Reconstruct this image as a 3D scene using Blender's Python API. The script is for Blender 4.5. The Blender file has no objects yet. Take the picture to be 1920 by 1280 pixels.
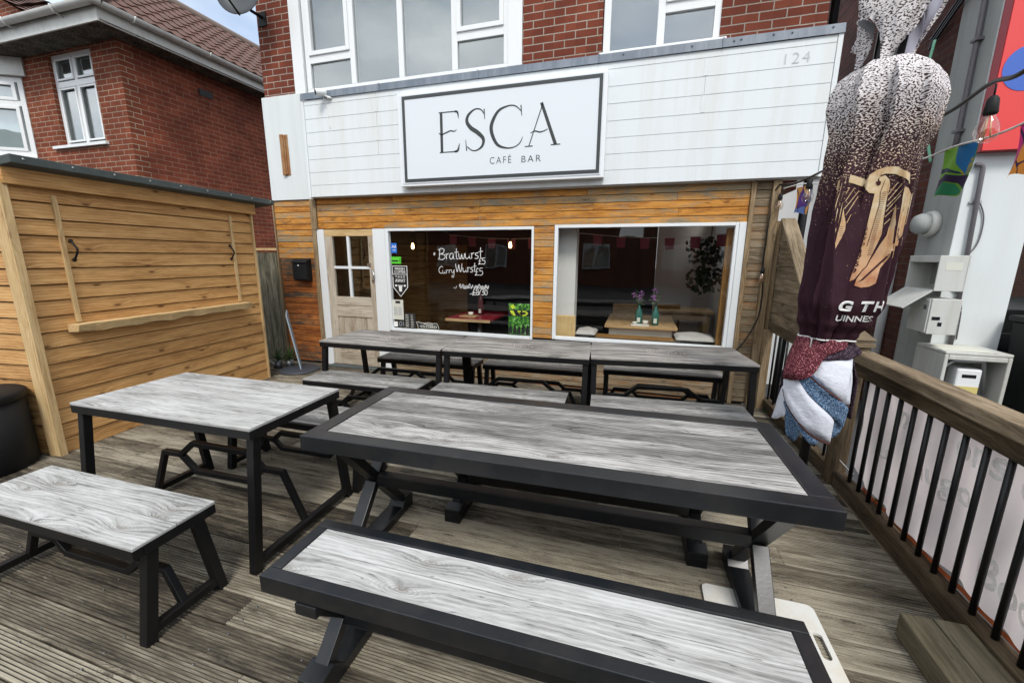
import bpy, bmesh, math, random
from math import sin, cos, pi, radians, sqrt, atan2
from mathutils import Vector, Matrix
random.seed(7)
SC = bpy.context.scene
COL = SC.collection
# ------------------------------------------------------------------ camera
YAW, PIT, ROL, FPX, CAMH = radians(16.91363), radians(11.65305), radians(.39462), 771.7527, 1.6
def cam_axes():
    cy, sy, cp, sp, cr, sr = cos(YAW), sin(YAW), cos(PIT), sin(PIT), cos(ROL), sin(ROL)
    Rz = Matrix(((cy, sy, 0), (-sy, cy, 0), (0, 0, 1)))
    B = Matrix(((1, 0, 0), (0, 0, -1), (0, 1, 0)))
    Rp = Matrix(((1, 0, 0), (0, cp, -sp), (0, sp, cp)))
    Rr = Matrix(((cr, -sr, 0), (sr, cr, 0), (0, 0, 1)))
    return Rr @ Rp @ B @ Rz
R = cam_axes()
cd = bpy.data.cameras.new('camera'); cam = bpy.data.objects.new('camera', cd); COL.objects.link(cam)
cd.sensor_width = 36; cd.sensor_fit = 'HORIZONTAL'; cd.lens = FPX/1920*36; cd.clip_start = .02; cd.clip_end = 500
m = Matrix.Identity(4)
for i in range(3):
    m[i][0] = R[0][i]; m[i][1] = -R[1][i]; m[i][2] = -R[2][i]
m[2][3] = CAMH
cam.matrix_world = m
SC.camera = cam
# ------------------------------------------------------------------ world, sun, exposure
SUN_EL, SUN_AZ = 52, 158            # azimuth clockwise from +Y: sun behind and right of the camera, veiled by cloud
w = bpy.data.worlds.new('World'); SC.world = w; w.use_nodes = True
nt = w.node_tree; nt.nodes.clear()
def wn(t, **k):
    n = nt.nodes.new(t)
    for a, b in k.items(): setattr(n, a, b)
    return n
wo = wn('ShaderNodeOutputWorld'); bg = wn('ShaderNodeBackground'); bg.inputs[1].default_value = .1
sky = wn('ShaderNodeTexSky', sky_type='NISHITA', sun_disc=False, sun_elevation=radians(SUN_EL), sun_rotation=radians(SUN_AZ), air_density=1.0, dust_density=1.5)
tc = wn('ShaderNodeTexCoord'); mp = wn('ShaderNodeMapping'); mp.inputs['Scale'].default_value = (1, 1, 2.2); mp.inputs['Location'].default_value = (.35, .2, .1)
n1 = wn('ShaderNodeTexNoise'); n1.inputs['Scale'].default_value = 2.1; n1.inputs['Detail'].default_value = 7; n1.inputs['Roughness'].default_value = .55
n2 = wn('ShaderNodeTexNoise'); n2.inputs['Scale'].default_value = 3.3; n2.inputs['Detail'].default_value = 6
r1 = wn('ShaderNodeValToRGB'); r1.color_ramp.elements[0].position = .30; r1.color_ramp.elements[0].color = (.35,)*3+(1,); r1.color_ramp.elements[1].position = .55; r1.color_ramp.elements[1].color = (1,)*3+(1,)
r2 = wn('ShaderNodeValToRGB'); r2.color_ramp.elements[0].position = .3; r2.color_ramp.elements[0].color = (4.6, 5.2, 5.9, 1); r2.color_ramp.elements[1].position = .68; r2.color_ramp.elements[1].color = (9.6, 9.9, 10.2, 1)
mx = wn('ShaderNodeMix', data_type='RGBA')
nt.links.new(tc.outputs['Generated'], mp.inputs[0]); nt.links.new(mp.outputs[0], n1.inputs[0]); nt.links.new(mp.outputs[0], n2.inputs[0])
nt.links.new(n1.outputs[0], r1.inputs[0]); nt.links.new(n2.outputs[0], r2.inputs[0])

# a break in the cloud over the neighbouring house
dt = wn('ShaderNodeVectorMath', operation='DOT_PRODUCT'); nt.links.new(tc.outputs['Generated'], dt.inputs[0]); dt.inputs[1].default_value = Vector((-.62, .66, .42)).normalized()
br = wn('ShaderNodeMapRange'); br.inputs[1].default_value = .72; br.inputs[2].default_value = .93; br.inputs[3].default_value = 1.0; br.inputs[4].default_value = .60
nt.links.new(dt.outputs['Value'], br.inputs[0])
mb_ = wn('ShaderNodeMath', operation='MULTIPLY'); nt.links.new(r1.outputs[0], mb_.inputs[0]); nt.links.new(br.outputs[0], mb_.inputs[1])
nt.links.new(mb_.outputs[0], mx.inputs[0]); nt.links.new(sky.outputs[0], mx.inputs[6]); nt.links.new(r2.outputs[0], mx.inputs[7])
nt.links.new(mx.outputs[2], bg.inputs[0]); nt.links.new(bg.outputs[0], wo.inputs[0])
sd = bpy.data.lights.new('sun', 'SUN'); sun = bpy.data.objects.new('sun', sd); COL.objects.link(sun)
sd.energy = 1.25; sd.angle = radians(16); sd.color = (1, .96, .9)
az, el = radians(SUN_AZ), radians(SUN_EL)
sdir = Vector((sin(az)*cos(el), cos(az)*cos(el), sin(el)))
sun.rotation_euler = (-sdir).to_track_quat('-Z', 'Y').to_euler()
SC.view_settings.view_transform = 'Standard'; SC.view_settings.look = 'None'
SC.view_settings.exposure = 1.03; SC.view_settings.gamma = 1
SC.cycles.max_bounces = 8; SC.cycles.transparent_max_bounces = 16; SC.cycles.caustics_reflective = False; SC.cycles.caustics_refractive = False

# ------------------------------------------------------------------ material helpers
class NT:
    def __init__(s, name):
        s.m = bpy.data.materials.new(name); s.m.use_nodes = True; s.t = s.m.node_tree
        s.b = s.t.nodes['Principled BSDF']; s.o = s.t.nodes['Material Output']
    def n(s, t, ins=None, **k):
        n = s.t.nodes.new(t)
        for a, b in k.items(): setattr(n, a, b)
        for a, b in (ins or {}).items(): s.set(n.inputs[a], b)
        return n
    def set(s, sock, val):
        if isinstance(val, bpy.types.NodeSocket): s.t.links.new(val, sock)
        elif hasattr(val, 'outputs'): s.t.links.new(val.outputs[0], sock)
        else: sock.default_value = val
    def math(s, op, a, b=0.0, c=None, clamp=False):
        n = s.n('ShaderNodeMath', operation=op, use_clamp=clamp); s.set(n.inputs[0], a); s.set(n.inputs[1], b)
        if c is not None: s.set(n.inputs[2], c)
        return n.outputs[0]
    def mix(s, f, a, b, blend='MIX'):
        n = s.n('ShaderNodeMix', data_type='RGBA', blend_type=blend); s.set(n.inputs[0], f)
        for i, x in ((6, a), (7, b)):
            if isinstance(x, tuple): x = (x+(1,))[:4]
            s.set(n.inputs[i], x)
        return n.outputs[2]
    def ramp(s, f, *st):
        n = s.n('ShaderNodeValToRGB'); s.set(n.inputs[0], f); e = n.color_ramp.elements
        while len(e) < len(st): e.new(.5)
        for i, (p, c) in enumerate(st):
            e[i].position = p; e[i].color = (c if isinstance(c, tuple) else (c,)*3)[:3]+(1,)
        return n.outputs[0]
    def noise(s, vec, scale=1, detail=4, rough=.55, dim='3D', dist=0):
        n = s.n('ShaderNodeTexNoise', noise_dimensions=dim); s.set(n.inputs['Vector'], vec)
        n.inputs['Scale'].default_value = scale; n.inputs['Detail'].default_value = detail; n.inputs['Roughness'].default_value = rough; n.inputs['Distortion'].default_value = dist
        return n.outputs[0]
    def vec(s, x, y, z=0.0):
        n = s.n('ShaderNodeCombineXYZ'); s.set(n.inputs[0], x); s.set(n.inputs[1], y); s.set(n.inputs[2], z); return n.outputs[0]
    def uv(s):
        n = s.n('ShaderNodeTexCoord'); q = s.n('ShaderNodeSeparateXYZ'); s.t.links.new(n.outputs['UV'], q.inputs[0]); return q.outputs[0], q.outputs[1]
    def obj(s):
        n = s.n('ShaderNodeTexCoord'); return n.outputs['Object']
    def rnd(s):
        return s.n('ShaderNodeAttribute', attribute_name='rnd').outputs['Fac']
    def bump(s, h, strength=.3, dist=.003):
        n = s.n('ShaderNodeBump'); s.set(n.inputs['Height'], h); n.inputs['Strength'].default_value = strength; n.inputs['Distance'].default_value = dist
        s.t.links.new(n.outputs[0], s.b.inputs['Normal'])
    def fin(s, col=None, rough=None, metal=None, spec=None):
        if col is not None: s.set(s.b.inputs['Base Color'], (col+(1,))[:4] if isinstance(col, tuple) else col)
        if rough is not None: s.set(s.b.inputs['Roughness'], rough)
        if metal is not None: s.set(s.b.inputs['Metallic'], metal)
        if spec is not None: s.set(s.b.inputs['Specular IOR Level'], spec)
        return s.m
def C3(c): return tuple(c)

def wood(name, dark, mid, light, gscale=90, patch=.35, knot=(.08, .05, .03), knots=.8, var=.35, rough=.75, bump=.35, p0=.28, p1=.72, alt=None, altamt=.5, spec=.3, crack=.75, line=.25, g2a=.5):
    t = NT(name); u, v = t.uv(); r = t.rnd()
    S = lambda n, k: t.math('MULTIPLY', t.math('SUBTRACT', n, .5), k)
    kv = t.vec(t.math('MULTIPLY', u, 2.4), t.math('MULTIPLY', v, 6.5))
    vo = t.n('ShaderNodeTexVoronoi', voronoi_dimensions='2D'); t.set(vo.inputs['Vector'], kv); vo.inputs['Scale'].default_value = 1
    d = vo.outputs['Distance']; cq = t.n('ShaderNodeSeparateColor', {0: vo.outputs['Color']}).outputs[0]
    on = t.math('GREATER_THAN', cq, .55)
    near = t.math('MULTIPLY', t.math('POWER', t.math('SUBTRACT', 1.0, t.math('MINIMUM', t.math('MULTIPLY', d, 2.0), 1.0)), 2.0), on)
    wv = t.noise(t.vec(t.math('MULTIPLY', u, 1.3), t.math('MULTIPLY', v, 4.5)), 1, 3, .5, '2D')
    v2 = t.math('ADD', v, t.math('ADD', S(wv, .035), t.math('MULTIPLY', near, .045)))
    ph = t.math('ADD', t.math('MULTIPLY', v2, gscale*6.283), S(t.noise(t.vec(t.math('MULTIPLY', u, 5), t.math('MULTIPLY', v, 60)), 1, 3, .6, '2D'), 5.0))
    ln = t.math('POWER', t.math('ADD', t.math('MULTIPLY', t.math('SINE', ph), .5), .5), 1.6)
    lm = t.noise(t.vec(t.math('MULTIPLY', u, 2.2), t.math('MULTIPLY', v2, 26)), 1, 4, .6, '2D')
    g = t.noise(t.vec(t.math('MULTIPLY', u, 16), t.math('MULTIPLY', v2, 240)), 1, 3, .7, '2D')
    g2 = t.noise(t.vec(t.math('MULTIPLY', u, 3.2), t.math('MULTIPLY', v2, 48)), 1, 5, .65, '2D')
    pt = t.noise(t.vec(t.math('MULTIPLY', u, 2.1), t.math('MULTIPLY', v2, 13)), 1, 6, .62, '2D', .15)
    f = t.math('ADD', .5, t.math('MULTIPLY', S(ln, line*.55), t.math('MULTIPLY', lm, 1.6)))
    f = t.math('ADD', f, S(g, .34)); f = t.math('ADD', f, S(g2, g2a)); f = t.math('ADD', f, S(pt, patch*1.7)); f = t.math('ADD', f, S(r, var*.45))
    c = t.ramp(f, (p0, dark), ((p0+p1)/2, mid), (p1, light))
    if alt:
        af = t.noise(t.vec(t.math('MULTIPLY', u, 3.3), t.math('ADD', t.math('MULTIPLY', v, 12), 5.0)), 1, 6, .72, '2D', .5)
        # roller chatter: fine marks across the grain where the stain has worn
        ch = t.noise(t.vec(t.math('MULTIPLY', u, 75), t.math('MULTIPLY', v, 4)), 1, 2, .5, '2D')
        af = t.math('ADD', t.math('ADD', S(af, 3.0), S(ch, .5)), t.math('ADD', S(r, 1.2), altamt), clamp=True)
        c = t.mix(af, c, t.mix(t.math('MULTIPLY', g2, .9), alt, tuple(x*.42 for x in alt)))
    km = t.math('MULTIPLY', t.n('ShaderNodeMapRange', {'Value': d, 1: .03, 2: .10, 3: knots, 4: 0.0}).outputs[0], on)
    ring = t.math('MULTIPLY', t.math('MULTIPLY', t.math('ADD', t.math('MULTIPLY', t.math('SINE', t.math('MULTIPLY', d, 130.0)), .5), .5), near), .55)
    c = t.mix(ring, c, t.mix(.5, dark, knot)); c = t.mix(km, c, knot)
    ck = t.noise(t.vec(t.math('MULTIPLY', u, 1.9), t.math('MULTIPLY', v2, 42)), 1, 2, .5, '2D')
    cm = t.math('MULTIPLY', t.math('LESS_THAN', t.math('ABSOLUTE', t.math('SUBTRACT', ck, .5)), .011), t.n('ShaderNodeMapRange', {'Value': t.noise(t.vec(t.math('MULTIPLY', u, 2.5), t.math('MULTIPLY', v, 14)), 1, 3, .6, '2D'), 1: .46, 2: .56, 3: 0.0, 4: crack}, clamp=True).outputs[0])
    c = t.mix(cm, c, tuple(x*.5 for x in dark))
    t.bump(t.math('ADD', t.math('ADD', t.math('MULTIPLY', ln, .5), g), t.math('MULTIPLY', t.math('ADD', km, cm), -.8)), bump, .002)
    return t.fin(c, rough, spec=spec)

def brick(name, c1, c2, mort, bw=.2334, rh=.0778, ms=.0055, dirt=.4, mvar=(.2, .2, .2)):
    t = NT(name); u, v = t.uv()
    wob = t.noise(t.vec(t.math('MULTIPLY', u, 9), t.math('MULTIPLY', v, 9)), 1, 3, .5, '2D')
    vec = t.vec(t.math('ADD', u, t.math('MULTIPLY', wob, .004)), t.math('ADD', v, t.math('MULTIPLY', wob, .005)))
    b = t.n('ShaderNodeTexBrick'); t.set(b.inputs['Vector'], vec)
    b.inputs['Scale'].default_value = 1; b.inputs['Brick Width'].default_value = bw; b.inputs['Row Height'].default_value = rh; b.inputs['Mortar Size'].default_value = ms; b.inputs['Mortar Smooth'].default_value = .25; b.inputs['Bias'].default_value = 0
    b.inputs['Color1'].default_value = c1+(1,); b.inputs['Color2'].default_value = c2+(1,); b.inputs['Mortar'].default_value = mort+(1,)
    n = t.noise(t.vec(t.math('MULTIPLY', u, 40), t.math('MULTIPLY', v, 40)), 1, 5, .7, '2D')
    big = t.noise(t.vec(u, v), 1.7, 4, .6, '2D')
    c = t.mix(t.math('MULTIPLY', n, .5), b.outputs[0], tuple(x*.45 for x in c1), 'MIX')
    dk = t.ramp(big, (.35, 1-dirt*.7), (.65, 1.1))
    c = t.mix(1.0, c, dk, 'MULTIPLY')
    # per-brick shift
    wn_ = t.n('ShaderNodeTexWhiteNoise', noise_dimensions='2D')
    row = t.math('FLOOR', t.math('DIVIDE', v, rh))
    cx = t.math('FLOOR', t.math('ADD', t.math('DIVIDE', u, bw), t.math('MULTIPLY', t.math('MODULO', row, 2.0), .5)))
    t.set(wn_.inputs['Vector'], t.vec(cx, row))
    c = t.mix(t.math('MULTIPLY', t.math('SUBTRACT', 1.0, b.outputs['Fac']), t.math('MULTIPLY', wn_.outputs[0], .55)), c, tuple(x*.55 for x in c2))
    h = t.math('SUBTRACT', t.math('MULTIPLY', n, .35), b.outputs['Fac'])
    t.bump(h, .7, .006)
    return t.fin(c, .88, spec=.25)

def paint(name, col, rough=.5, dirt=.0, dcol=(.35, .3, .2), bump=0, bs=60, metal=0, spec=.5, streak=False):
    t = NT(name); o = t.obj(); c = col
    if dirt:
        if streak:
            q = t.n('ShaderNodeSeparateXYZ', {0: o})
            vv = t.vec(t.math('MULTIPLY', q.outputs[0], 7), t.math('MULTIPLY', q.outputs[1], 7), t.math('MULTIPLY', q.outputs[2], .6))
            f = t.noise(vv, 1, 5, .65)
        else: f = t.noise(o, 5, 6, .65)
        f2 = t.noise(o, 90, 3, .6)
        f = t.math('ADD', t.math('MULTIPLY', f, .8), t.math('MULTIPLY', f2, .2))
        c = t.mix(t.ramp(f, (.45, 0.0), (.8, dirt)), col, dcol)
    if bump: t.bump(t.noise(o, bs, 4, .6), bump, .003)
    return t.fin(c, rough, metal, spec)

def plain(name, col, rough=.5, metal=0, spec=.5, emit=0):
    t = NT(name)
    if emit: t.b.inputs['Emission Color'].default_value = col+(1,); t.b.inputs['Emission Strength'].default_value = emit
    return t.fin(col, rough, metal, spec)

def glass(name, base=.06, tint=(.9, .93, .92)):
    t = NT(name); t.t.nodes.remove(t.b)
    bf = t.n('ShaderNodeNewGeometry').outputs['Backfacing']
    lw = t.n('ShaderNodeFresnel', {'IOR': t.math('SUBTRACT', 1.5, t.math('MULTIPLY', bf, 1.5-1/1.5))})   # same pane from either side
    f = t.math('ADD', lw.outputs[0], base, clamp=True)
    tr = t.n('ShaderNodeBsdfTransparent'); tr.inputs[0].default_value = tint+(1,)
    gl = t.n('ShaderNodeBsdfGlossy'); gl.inputs['Roughness'].default_value = .0; gl.inputs[0].default_value = (1, 1, 1, 1)
    nz = t.noise(t.obj(), 1.6, 2, .5); bp = t.n('ShaderNodeBump'); t.set(bp.inputs['Height'], nz); bp.inputs['Strength'].default_value = .025; bp.inputs['Distance'].default_value = .1
    t.t.links.new(bp.outputs[0], gl.inputs['Normal'])
    ms = t.n('ShaderNodeMixShader'); t.set(ms.inputs[0], f); t.set(ms.inputs[1], tr.outputs[0]); t.set(ms.inputs[2], gl.outputs[0])
    t.t.links.new(ms.outputs[0], t.o.inputs[0])
    return t.m

M = {}
M['scratch'] = plain('scratched_wood', (.66, .56, .54), .8)
M['top_white'] = wood('whitewashed_boards', (.10, .097, .09), (.34, .338, .325), (.51, .512, .50), 50, .36, (.19, .165, .14), .45, .25, p0=.22, p1=.68, crack=.6, line=.3, g2a=.40, bump=.25)
M['top_grey'] = wood('grey_weathered_boards', (.065, .063, .058), (.205, .20, .188), (.45, .44, .42), 50, .44, (.11, .095, .08), .5, .6, p0=.24, p1=.76, crack=.8, line=.34, g2a=.52, bump=.3)
M['top_dull'] = wood('dull_grey_boards', (.08, .075, .068), (.235, .222, .205), (.42, .40, .37), 50, .50, (.10, .085, .07), .5, .5, p0=.26, p1=.74, crack=.8, line=.3, g2a=.5, bump=.3)
M['deck_groove_shade'] = paint('painted_groove_shade', (.035, .031, .024), .95, .5, (.10, .09, .07))  # dark colour painted on the groove bottoms to deepen their shade
M['deck'] = wood('weathered_deck_boards', (.034, .028, .020), (.150, .127, .092), (.34, .305, .235), 70, .42, (.03, .024, .018), .6, .8, p0=.25, p1=.74, bump=.4, crack=.4, line=.05, g2a=.5)
M['shed'] = wood('golden_shed_boards', (.31, .155, .05), (.51, .275, .098), (.63, .385, .155), 45, .32, (.12, .045, .015), .9, .4, bump=.2, rough=.65, crack=.1, line=.35)
M['shed_trim'] = wood('pale_shed_trim', (.42, .27, .12), (.58, .41, .20), (.68, .51, .28), 45, .3, (.24, .12, .05), .6, .2, bump=.2, crack=.2)
M['clad'] = wood('stained_cladding', (.28, .10, .018), (.56, .245, .042), (.68, .34, .085), 50, .40, (.08, .035, .014), .5, .45, alt=(.36, .31, .21), altamt=.14, bump=.4)
M['clad_grey'] = wood('greyed_cladding', (.14, .10, .06), (.27, .21, .135), (.37, .30, .21), 60, .4, (.06, .04, .025), .6, .5, alt=(.40, .17, .04), altamt=.02, bump=.4)
M['clad_dark'] = wood('dark_stained_cladding', (.17, .048, .01), (.38, .12, .022), (.50, .19, .045), 60, .5, (.04, .02, .01), .5, .5, alt=(.10, .08, .055), altamt=.2, bump=.4)
M['post'] = wood('weathered_posts', (.12, .075, .035), (.25, .175, .095), (.36, .27, .165), 50, .4, (.06, .035, .02), .6, .3)
M['rail'] = wood('weathered_rail', (.085, .062, .036), (.195, .148, .092), (.32, .255, .17), 50, .45, (.05, .03, .02), .5, .3, line=.2, crack=.5)
M['rail_dark'] = wood('dark_rail_timber', (.03, .02, .011), (.075, .052, .028), (.13, .095, .055), 50, .5, (.03, .018, .01), .5, .3)  # darker timber for the lower rails, newel post and panel backing
M['sleeper'] = wood('treated_sleeper', (.09, .075, .045), (.155, .13, .082), (.21, .18, .12), 40, .5, (.06, .04, .025), .5, .2)
M['fence'] = wood('green_grey_fence', (.06, .055, .035), (.16, .15, .105), (.25, .235, .175), 40, .5, (.05, .04, .03), .4, .5)
M['door'] = wood('washed_door_timber', (.28, .22, .15), (.45, .385, .30), (.55, .49, .40), 60, .4, (.2, .13, .06), .3, .4)
M['door_gold'] = wood('bare_door_head', (.40, .25, .10), (.58, .40, .19), (.66, .49, .28), 60, .4, (.3, .17, .06), .3, .2)
M['pine'] = wood('indoor_pine', (.33, .2, .09), (.47, .31, .15), (.55, .39, .22), 60, .3, (.2, .1, .05), .6, .2, rough=.45)
M['pine_dark'] = wood('indoor_dark_pine', (.16, .075, .02), (.27, .14, .04), (.34, .19, .07), 50, .3, (.1, .05, .02), .6, .2, rough=.5)
M['bamboo'] = wood('bamboo_board', (.48, .31, .12), (.60, .42, .19), (.68, .5, .26), 140, .2, (.5, .33, .14), .1, .2, rough=.5)
M['brick'] = brick('red_brick', (.27, .068, .035), (.18, .042, .025), (.45, .41, .34), ms=.0062)
M['brick_house'] = brick('house_front_brick', (.31, .085, .04), (.22, .055, .028), (.46, .38, .28), ms=.0062)
M['brick_side'] = brick('house_side_brick', (.33, .085, .042), (.22, .055, .03), (.36, .24, .17), ms=.0048, dirt=.5)
M['brick_dark'] = brick('neighbour_brick', (.16, .055, .036), (.10, .036, .027), (.13, .11, .095), dirt=.5)
M['white'] = paint('white_paint', (.74, .77, .78), .4, .10, (.5, .47, .38), streak=True)
M['white_board'] = paint('white_fascia_boards', (.71, .75, .765), .35, .55, (.56, .53, .45), streak=True, bump=.05, bs=40)
M['white_panel'] = paint('stained_white_panel', (.67, .71, .71), .5, .4, (.45, .45, .38), streak=True)
M['upvc'] = paint('window_frame_white', (.78, .80, .80), .25, .05)
M['sign_face'] = plain('sign_face', (.70, .745, .78), .25)
M['sign_frame'] = plain('sign_frame_white', (.76, .79, .81), .3)
M['sign_black'] = paint('sign_dark_line', (.045, .05, .05), .35)
M['sign_letter'] = plain('sign_letters', (.035, .04, .04), .4)
M['lead'] = paint('lead_flashing', (.13, .16, .20), .45, .85, (.33, .36, .4), streak=True, bump=.3, bs=18)
M['soffit'] = (lambda t: (t.bump(t.noise(t.obj(), 45, 4, .7), 1.0, .02), t.fin(t.ramp(t.math('ADD', t.math('MULTIPLY', t.noise(t.obj(), 38, 4, .7), .65), t.math('MULTIPLY', t.noise(t.obj(), 5, 4, .6), .35)), (.40, (.045, .042, .034)), (.52, (.13, .125, .105)), (.62, (.28, .265, .23))), .95, spec=.1))[1])(NT('soffit_pebble'))
M['soffit_w'] = plain('soffit_white', (.45, .44, .41), .6)
M['steel'] = paint('black_steel', (.004, .0043, .005), .42, .25, (.04, .032, .026), bump=.14, bs=60, spec=.35)
M['steel_blue'] = paint('anthracite_steel', (.0065, .0082, .0105), .33, .5, (.05, .043, .036), bump=.12, bs=60, spec=.5)
M['black_plastic'] = paint('black_plastic', (.006, .0065, .007), .6, .2, (.016, .016, .016), spec=.3)
M['black_gloss'] = plain('black_gloss', (.01, .01, .012), .2)
M['felt'] = paint('roofing_felt', (.055, .068, .066), .9, .6, (.12, .14, .13), bump=.6, bs=200)
M['galv'] = plain('galvanised', (.55, .56, .56), .35, 1)
M['gutter'] = paint('gutter_white', (.62, .63, .60), .4, .55, (.22, .21, .17))
M['asphalt'] = paint('asphalt', (.05, .05, .052), .9, .5, (.09, .09, .085), bump=.5, bs=120)
M['glass_up'] = glass('upper_glass', .14)
M['glass_shop'] = glass('shop_glass', .012, (.97, .98, .97))
M['glass_house'] = glass('house_glass', .14)
M['glass_door'] = glass('door_glass', .05)
M['blind'] = plain('net_blind', (.14, .16, .165), .9)
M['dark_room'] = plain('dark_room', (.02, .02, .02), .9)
M['curtain'] = paint('pale_curtain', (.62, .74, .80), .9, .3, (.3, .36, .4))
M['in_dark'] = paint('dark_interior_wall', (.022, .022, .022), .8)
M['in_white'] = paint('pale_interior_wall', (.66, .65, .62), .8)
M['in_floor'] = wood('interior_floor', (.08, .05, .03), (.14, .09, .055), (.2, .14, .09), 50, .3)
M['render_grey'] = paint('grey_render', (.38, .40, .39), .85, .75, (.20, .21, .20), bump=.35, bs=25, streak=True)
M['render_white'] = paint('white_render', (.66, .70, .70), .8, .25, (.45, .46, .42), bump=.3, bs=30, streak=True)
M['red_sign'] = plain('red_sign', (.72, .055, .052), .4)
M['red_edge'] = plain('red_sign_edge', (.36, .006, .012), .4)
M['blue_sign'] = plain('blue_sign', (.05, .13, .50), .4)
M['meter'] = paint('meter_box_plastic', (.56, .57, .54), .5, .65, (.33, .29, .21), streak=True)
M['meter_in'] = plain('meter_box_inside', (.22, .22, .20), .7)
M['pipe'] = paint('grey_pipe', (.13, .12, .13), .5, .3, (.25, .23, .22))
M['green_wire'] = plain('green_wire', (.25, .62, .42), .5)
M['white_rope'] = plain('white_cord', (.75, .75, .73), .6)
M['bulb'] = glass('clear_bulb', .05, (.93, .9, .86))
M['filament'] = plain('filament', (.8, .45, .2), .5)
M['lit'] = plain('lit_bulb', (1, .62, .25), .5, emit=7)
M['cutting'] = paint('white_plastic_board', (.74, .75, .72), .5, .5, (.55, .40, .18))
M['chalk'] = plain('white_chalk', (.80, .80, .78), .8, emit=0)
M['red_top'] = plain('red_table_top', (.22, .014, .025), .35)
M['cream'] = plain('cream_paint', (.66, .63, .54), .45)
M['cushion'] = paint('grey_cushion', (.42, .40, .37), .95, .3, (.3, .28, .26), bump=.4, bs=60)
M['bottle'] = plain('green_bottle', (.02, .13, .10), .08)
M['bottle_dark'] = plain('dark_red_bottle', (.08, .01, .012), .1)
M['leaf'] = paint('leaf_green', (.035, .075, .022), .6, .5, (.07, .11, .03))
M['leaf_dark'] = paint('leaf_dark', (.018, .035, .016), .6, .4, (.03, .05, .02))
M['flower'] = plain('lilac_petals', (.50, .22, .55), .7)
M['zinc'] = paint('zinc_pot', (.20, .21, .22), .45, .3, (.1, .1, .1), metal=.7)
M['board_blue'] = plain('pale_blue_board', (.28, .36, .42), .5)
M['disc'] = plain('dark_base', (.035, .04, .05), .6)
M['stk_blue'] = plain('blue_sticker', (.02, .16, .60), .4)
M['stk_green'] = plain('green_sticker', (.10, .62, .04), .4)
M['stk_black'] = plain('black_sticker', (.012, .012, .013), .5)
M['stk_white'] = plain('white_print', (.78, .78, .76), .5)
M['paper'] = plain('cream_paper', (.62, .62, .54), .7)
M['paper_grey'] = plain('grey_print', (.38, .40, .42), .7)
M['slate'] = plain('chalkboard', (.02, .02, .02), .8)
M['yellow_print'] = plain('yellow_print', (.50, .62, .03), .6); M['label_yellow'] = plain('label_yellow', (.62, .52, .18), .6)
M['tile'] = paint('brown_roof_tiles', (.125, .062, .046), .8, .8, (.055, .035, .028), bump=.4, bs=40)
M['ridge'] = paint('ridge_tiles', (.16, .12, .10), .85, .5, (.08, .07, .06))
M['dish'] = plain('dish_grey', (.045, .05, .055), .45)
M['number'] = plain('ghost_numerals', (.48, .51, .52), .6)
M['rust'] = paint('bare_brown_timber', (.28, .12, .04), .8, .8, (.48, .36, .2))
def printmat():
    t = NT('band_poster_print'); n = t.noise(t.obj(), 22, 3, .6)
    return t.fin(t.ramp(n, (.38, (.01, .03, .01)), (.5, (.03, .16, .015)), (.6, (.12, .34, .04)), (.7, (.6, .66, .58))), .5)
M['poster'] = printmat()
def flagmat(name, *cols):
    t = NT(name); u, v = t.uv()
    w_ = t.noise(t.vec(u, v), 2.0, 1, .4, '2D')
    vo = t.n('ShaderNodeTexVoronoi', voronoi_dimensions='2D'); t.set(vo.inputs['Vector'], t.vec(t.math('ADD', t.math('MULTIPLY', u, 2.2), w_), t.math('ADD', t.math('MULTIPLY', v, 1.5), t.math('MULTIPLY', w_, 1.5)))); vo.inputs['Scale'].default_value = 1.0
    ve = t.n('ShaderNodeTexVoronoi', voronoi_dimensions='2D', feature='DISTANCE_TO_EDGE'); t.set(ve.inputs['Vector'], vo.inputs['Vector'].links[0].from_socket); ve.inputs['Scale'].default_value = 1.0
    q = t.n('ShaderNodeSeparateColor', {0: vo.outputs['Color']})
    st = [(i/len(cols), c) for i, c in enumerate(cols)]
    n = t.n('ShaderNodeValToRGB'); n.color_ramp.interpolation = 'CONSTANT'; e = n.color_ramp.elements
    while len(e) < len(st): e.new(.5)
    for i, (p, c) in enumerate(st): e[i].position = p; e[i].color = c+(1,)
    t.set(n.inputs[0], q.outputs[0])
    c = t.mix(t.math('LESS_THAN', ve.outputs['Distance'], .045), n.outputs[0], (.03, .012, .06))
    return t.fin(c, .7)
M['flag_green'] = flagmat('green_bunting', (.22, .55, .04), (.02, .26, .12), (.03, .16, .5), (.06, .02, .12), (.65, .5, .03), (.22, .55, .04))
M['dull_pink'] = plain('dull_pink_cloth', (.30, .06, .11), .8); M['lime'] = plain('lime_cloth', (.24, .58, .05), .7); M['f_blue'] = plain('blue_cloth', (.02, .22, .55), .7); M['f_yellow'] = plain('yellow_cloth', (.62, .50, .04), .7); M['f_purple'] = plain('dark_purple_cloth', (.03, .012, .07), .7); M['f_green'] = plain('green_cloth', (.02, .30, .13), .7); M['f_teal'] = plain('navy_cloth', (.02, .05, .10), .7)
M['flag_pink'] = flagmat('pink_bunting', (.6, .03, .2), (.45, .02, .12), (.75, .28, .04), (.6, .03, .2))
M['flag_orange'] = flagmat('orange_bunting', (.75, .3, .03), (.45, .02, .22), (.12, .2, .5), (.10, .03, .25), (.7, .36, .1))
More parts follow.
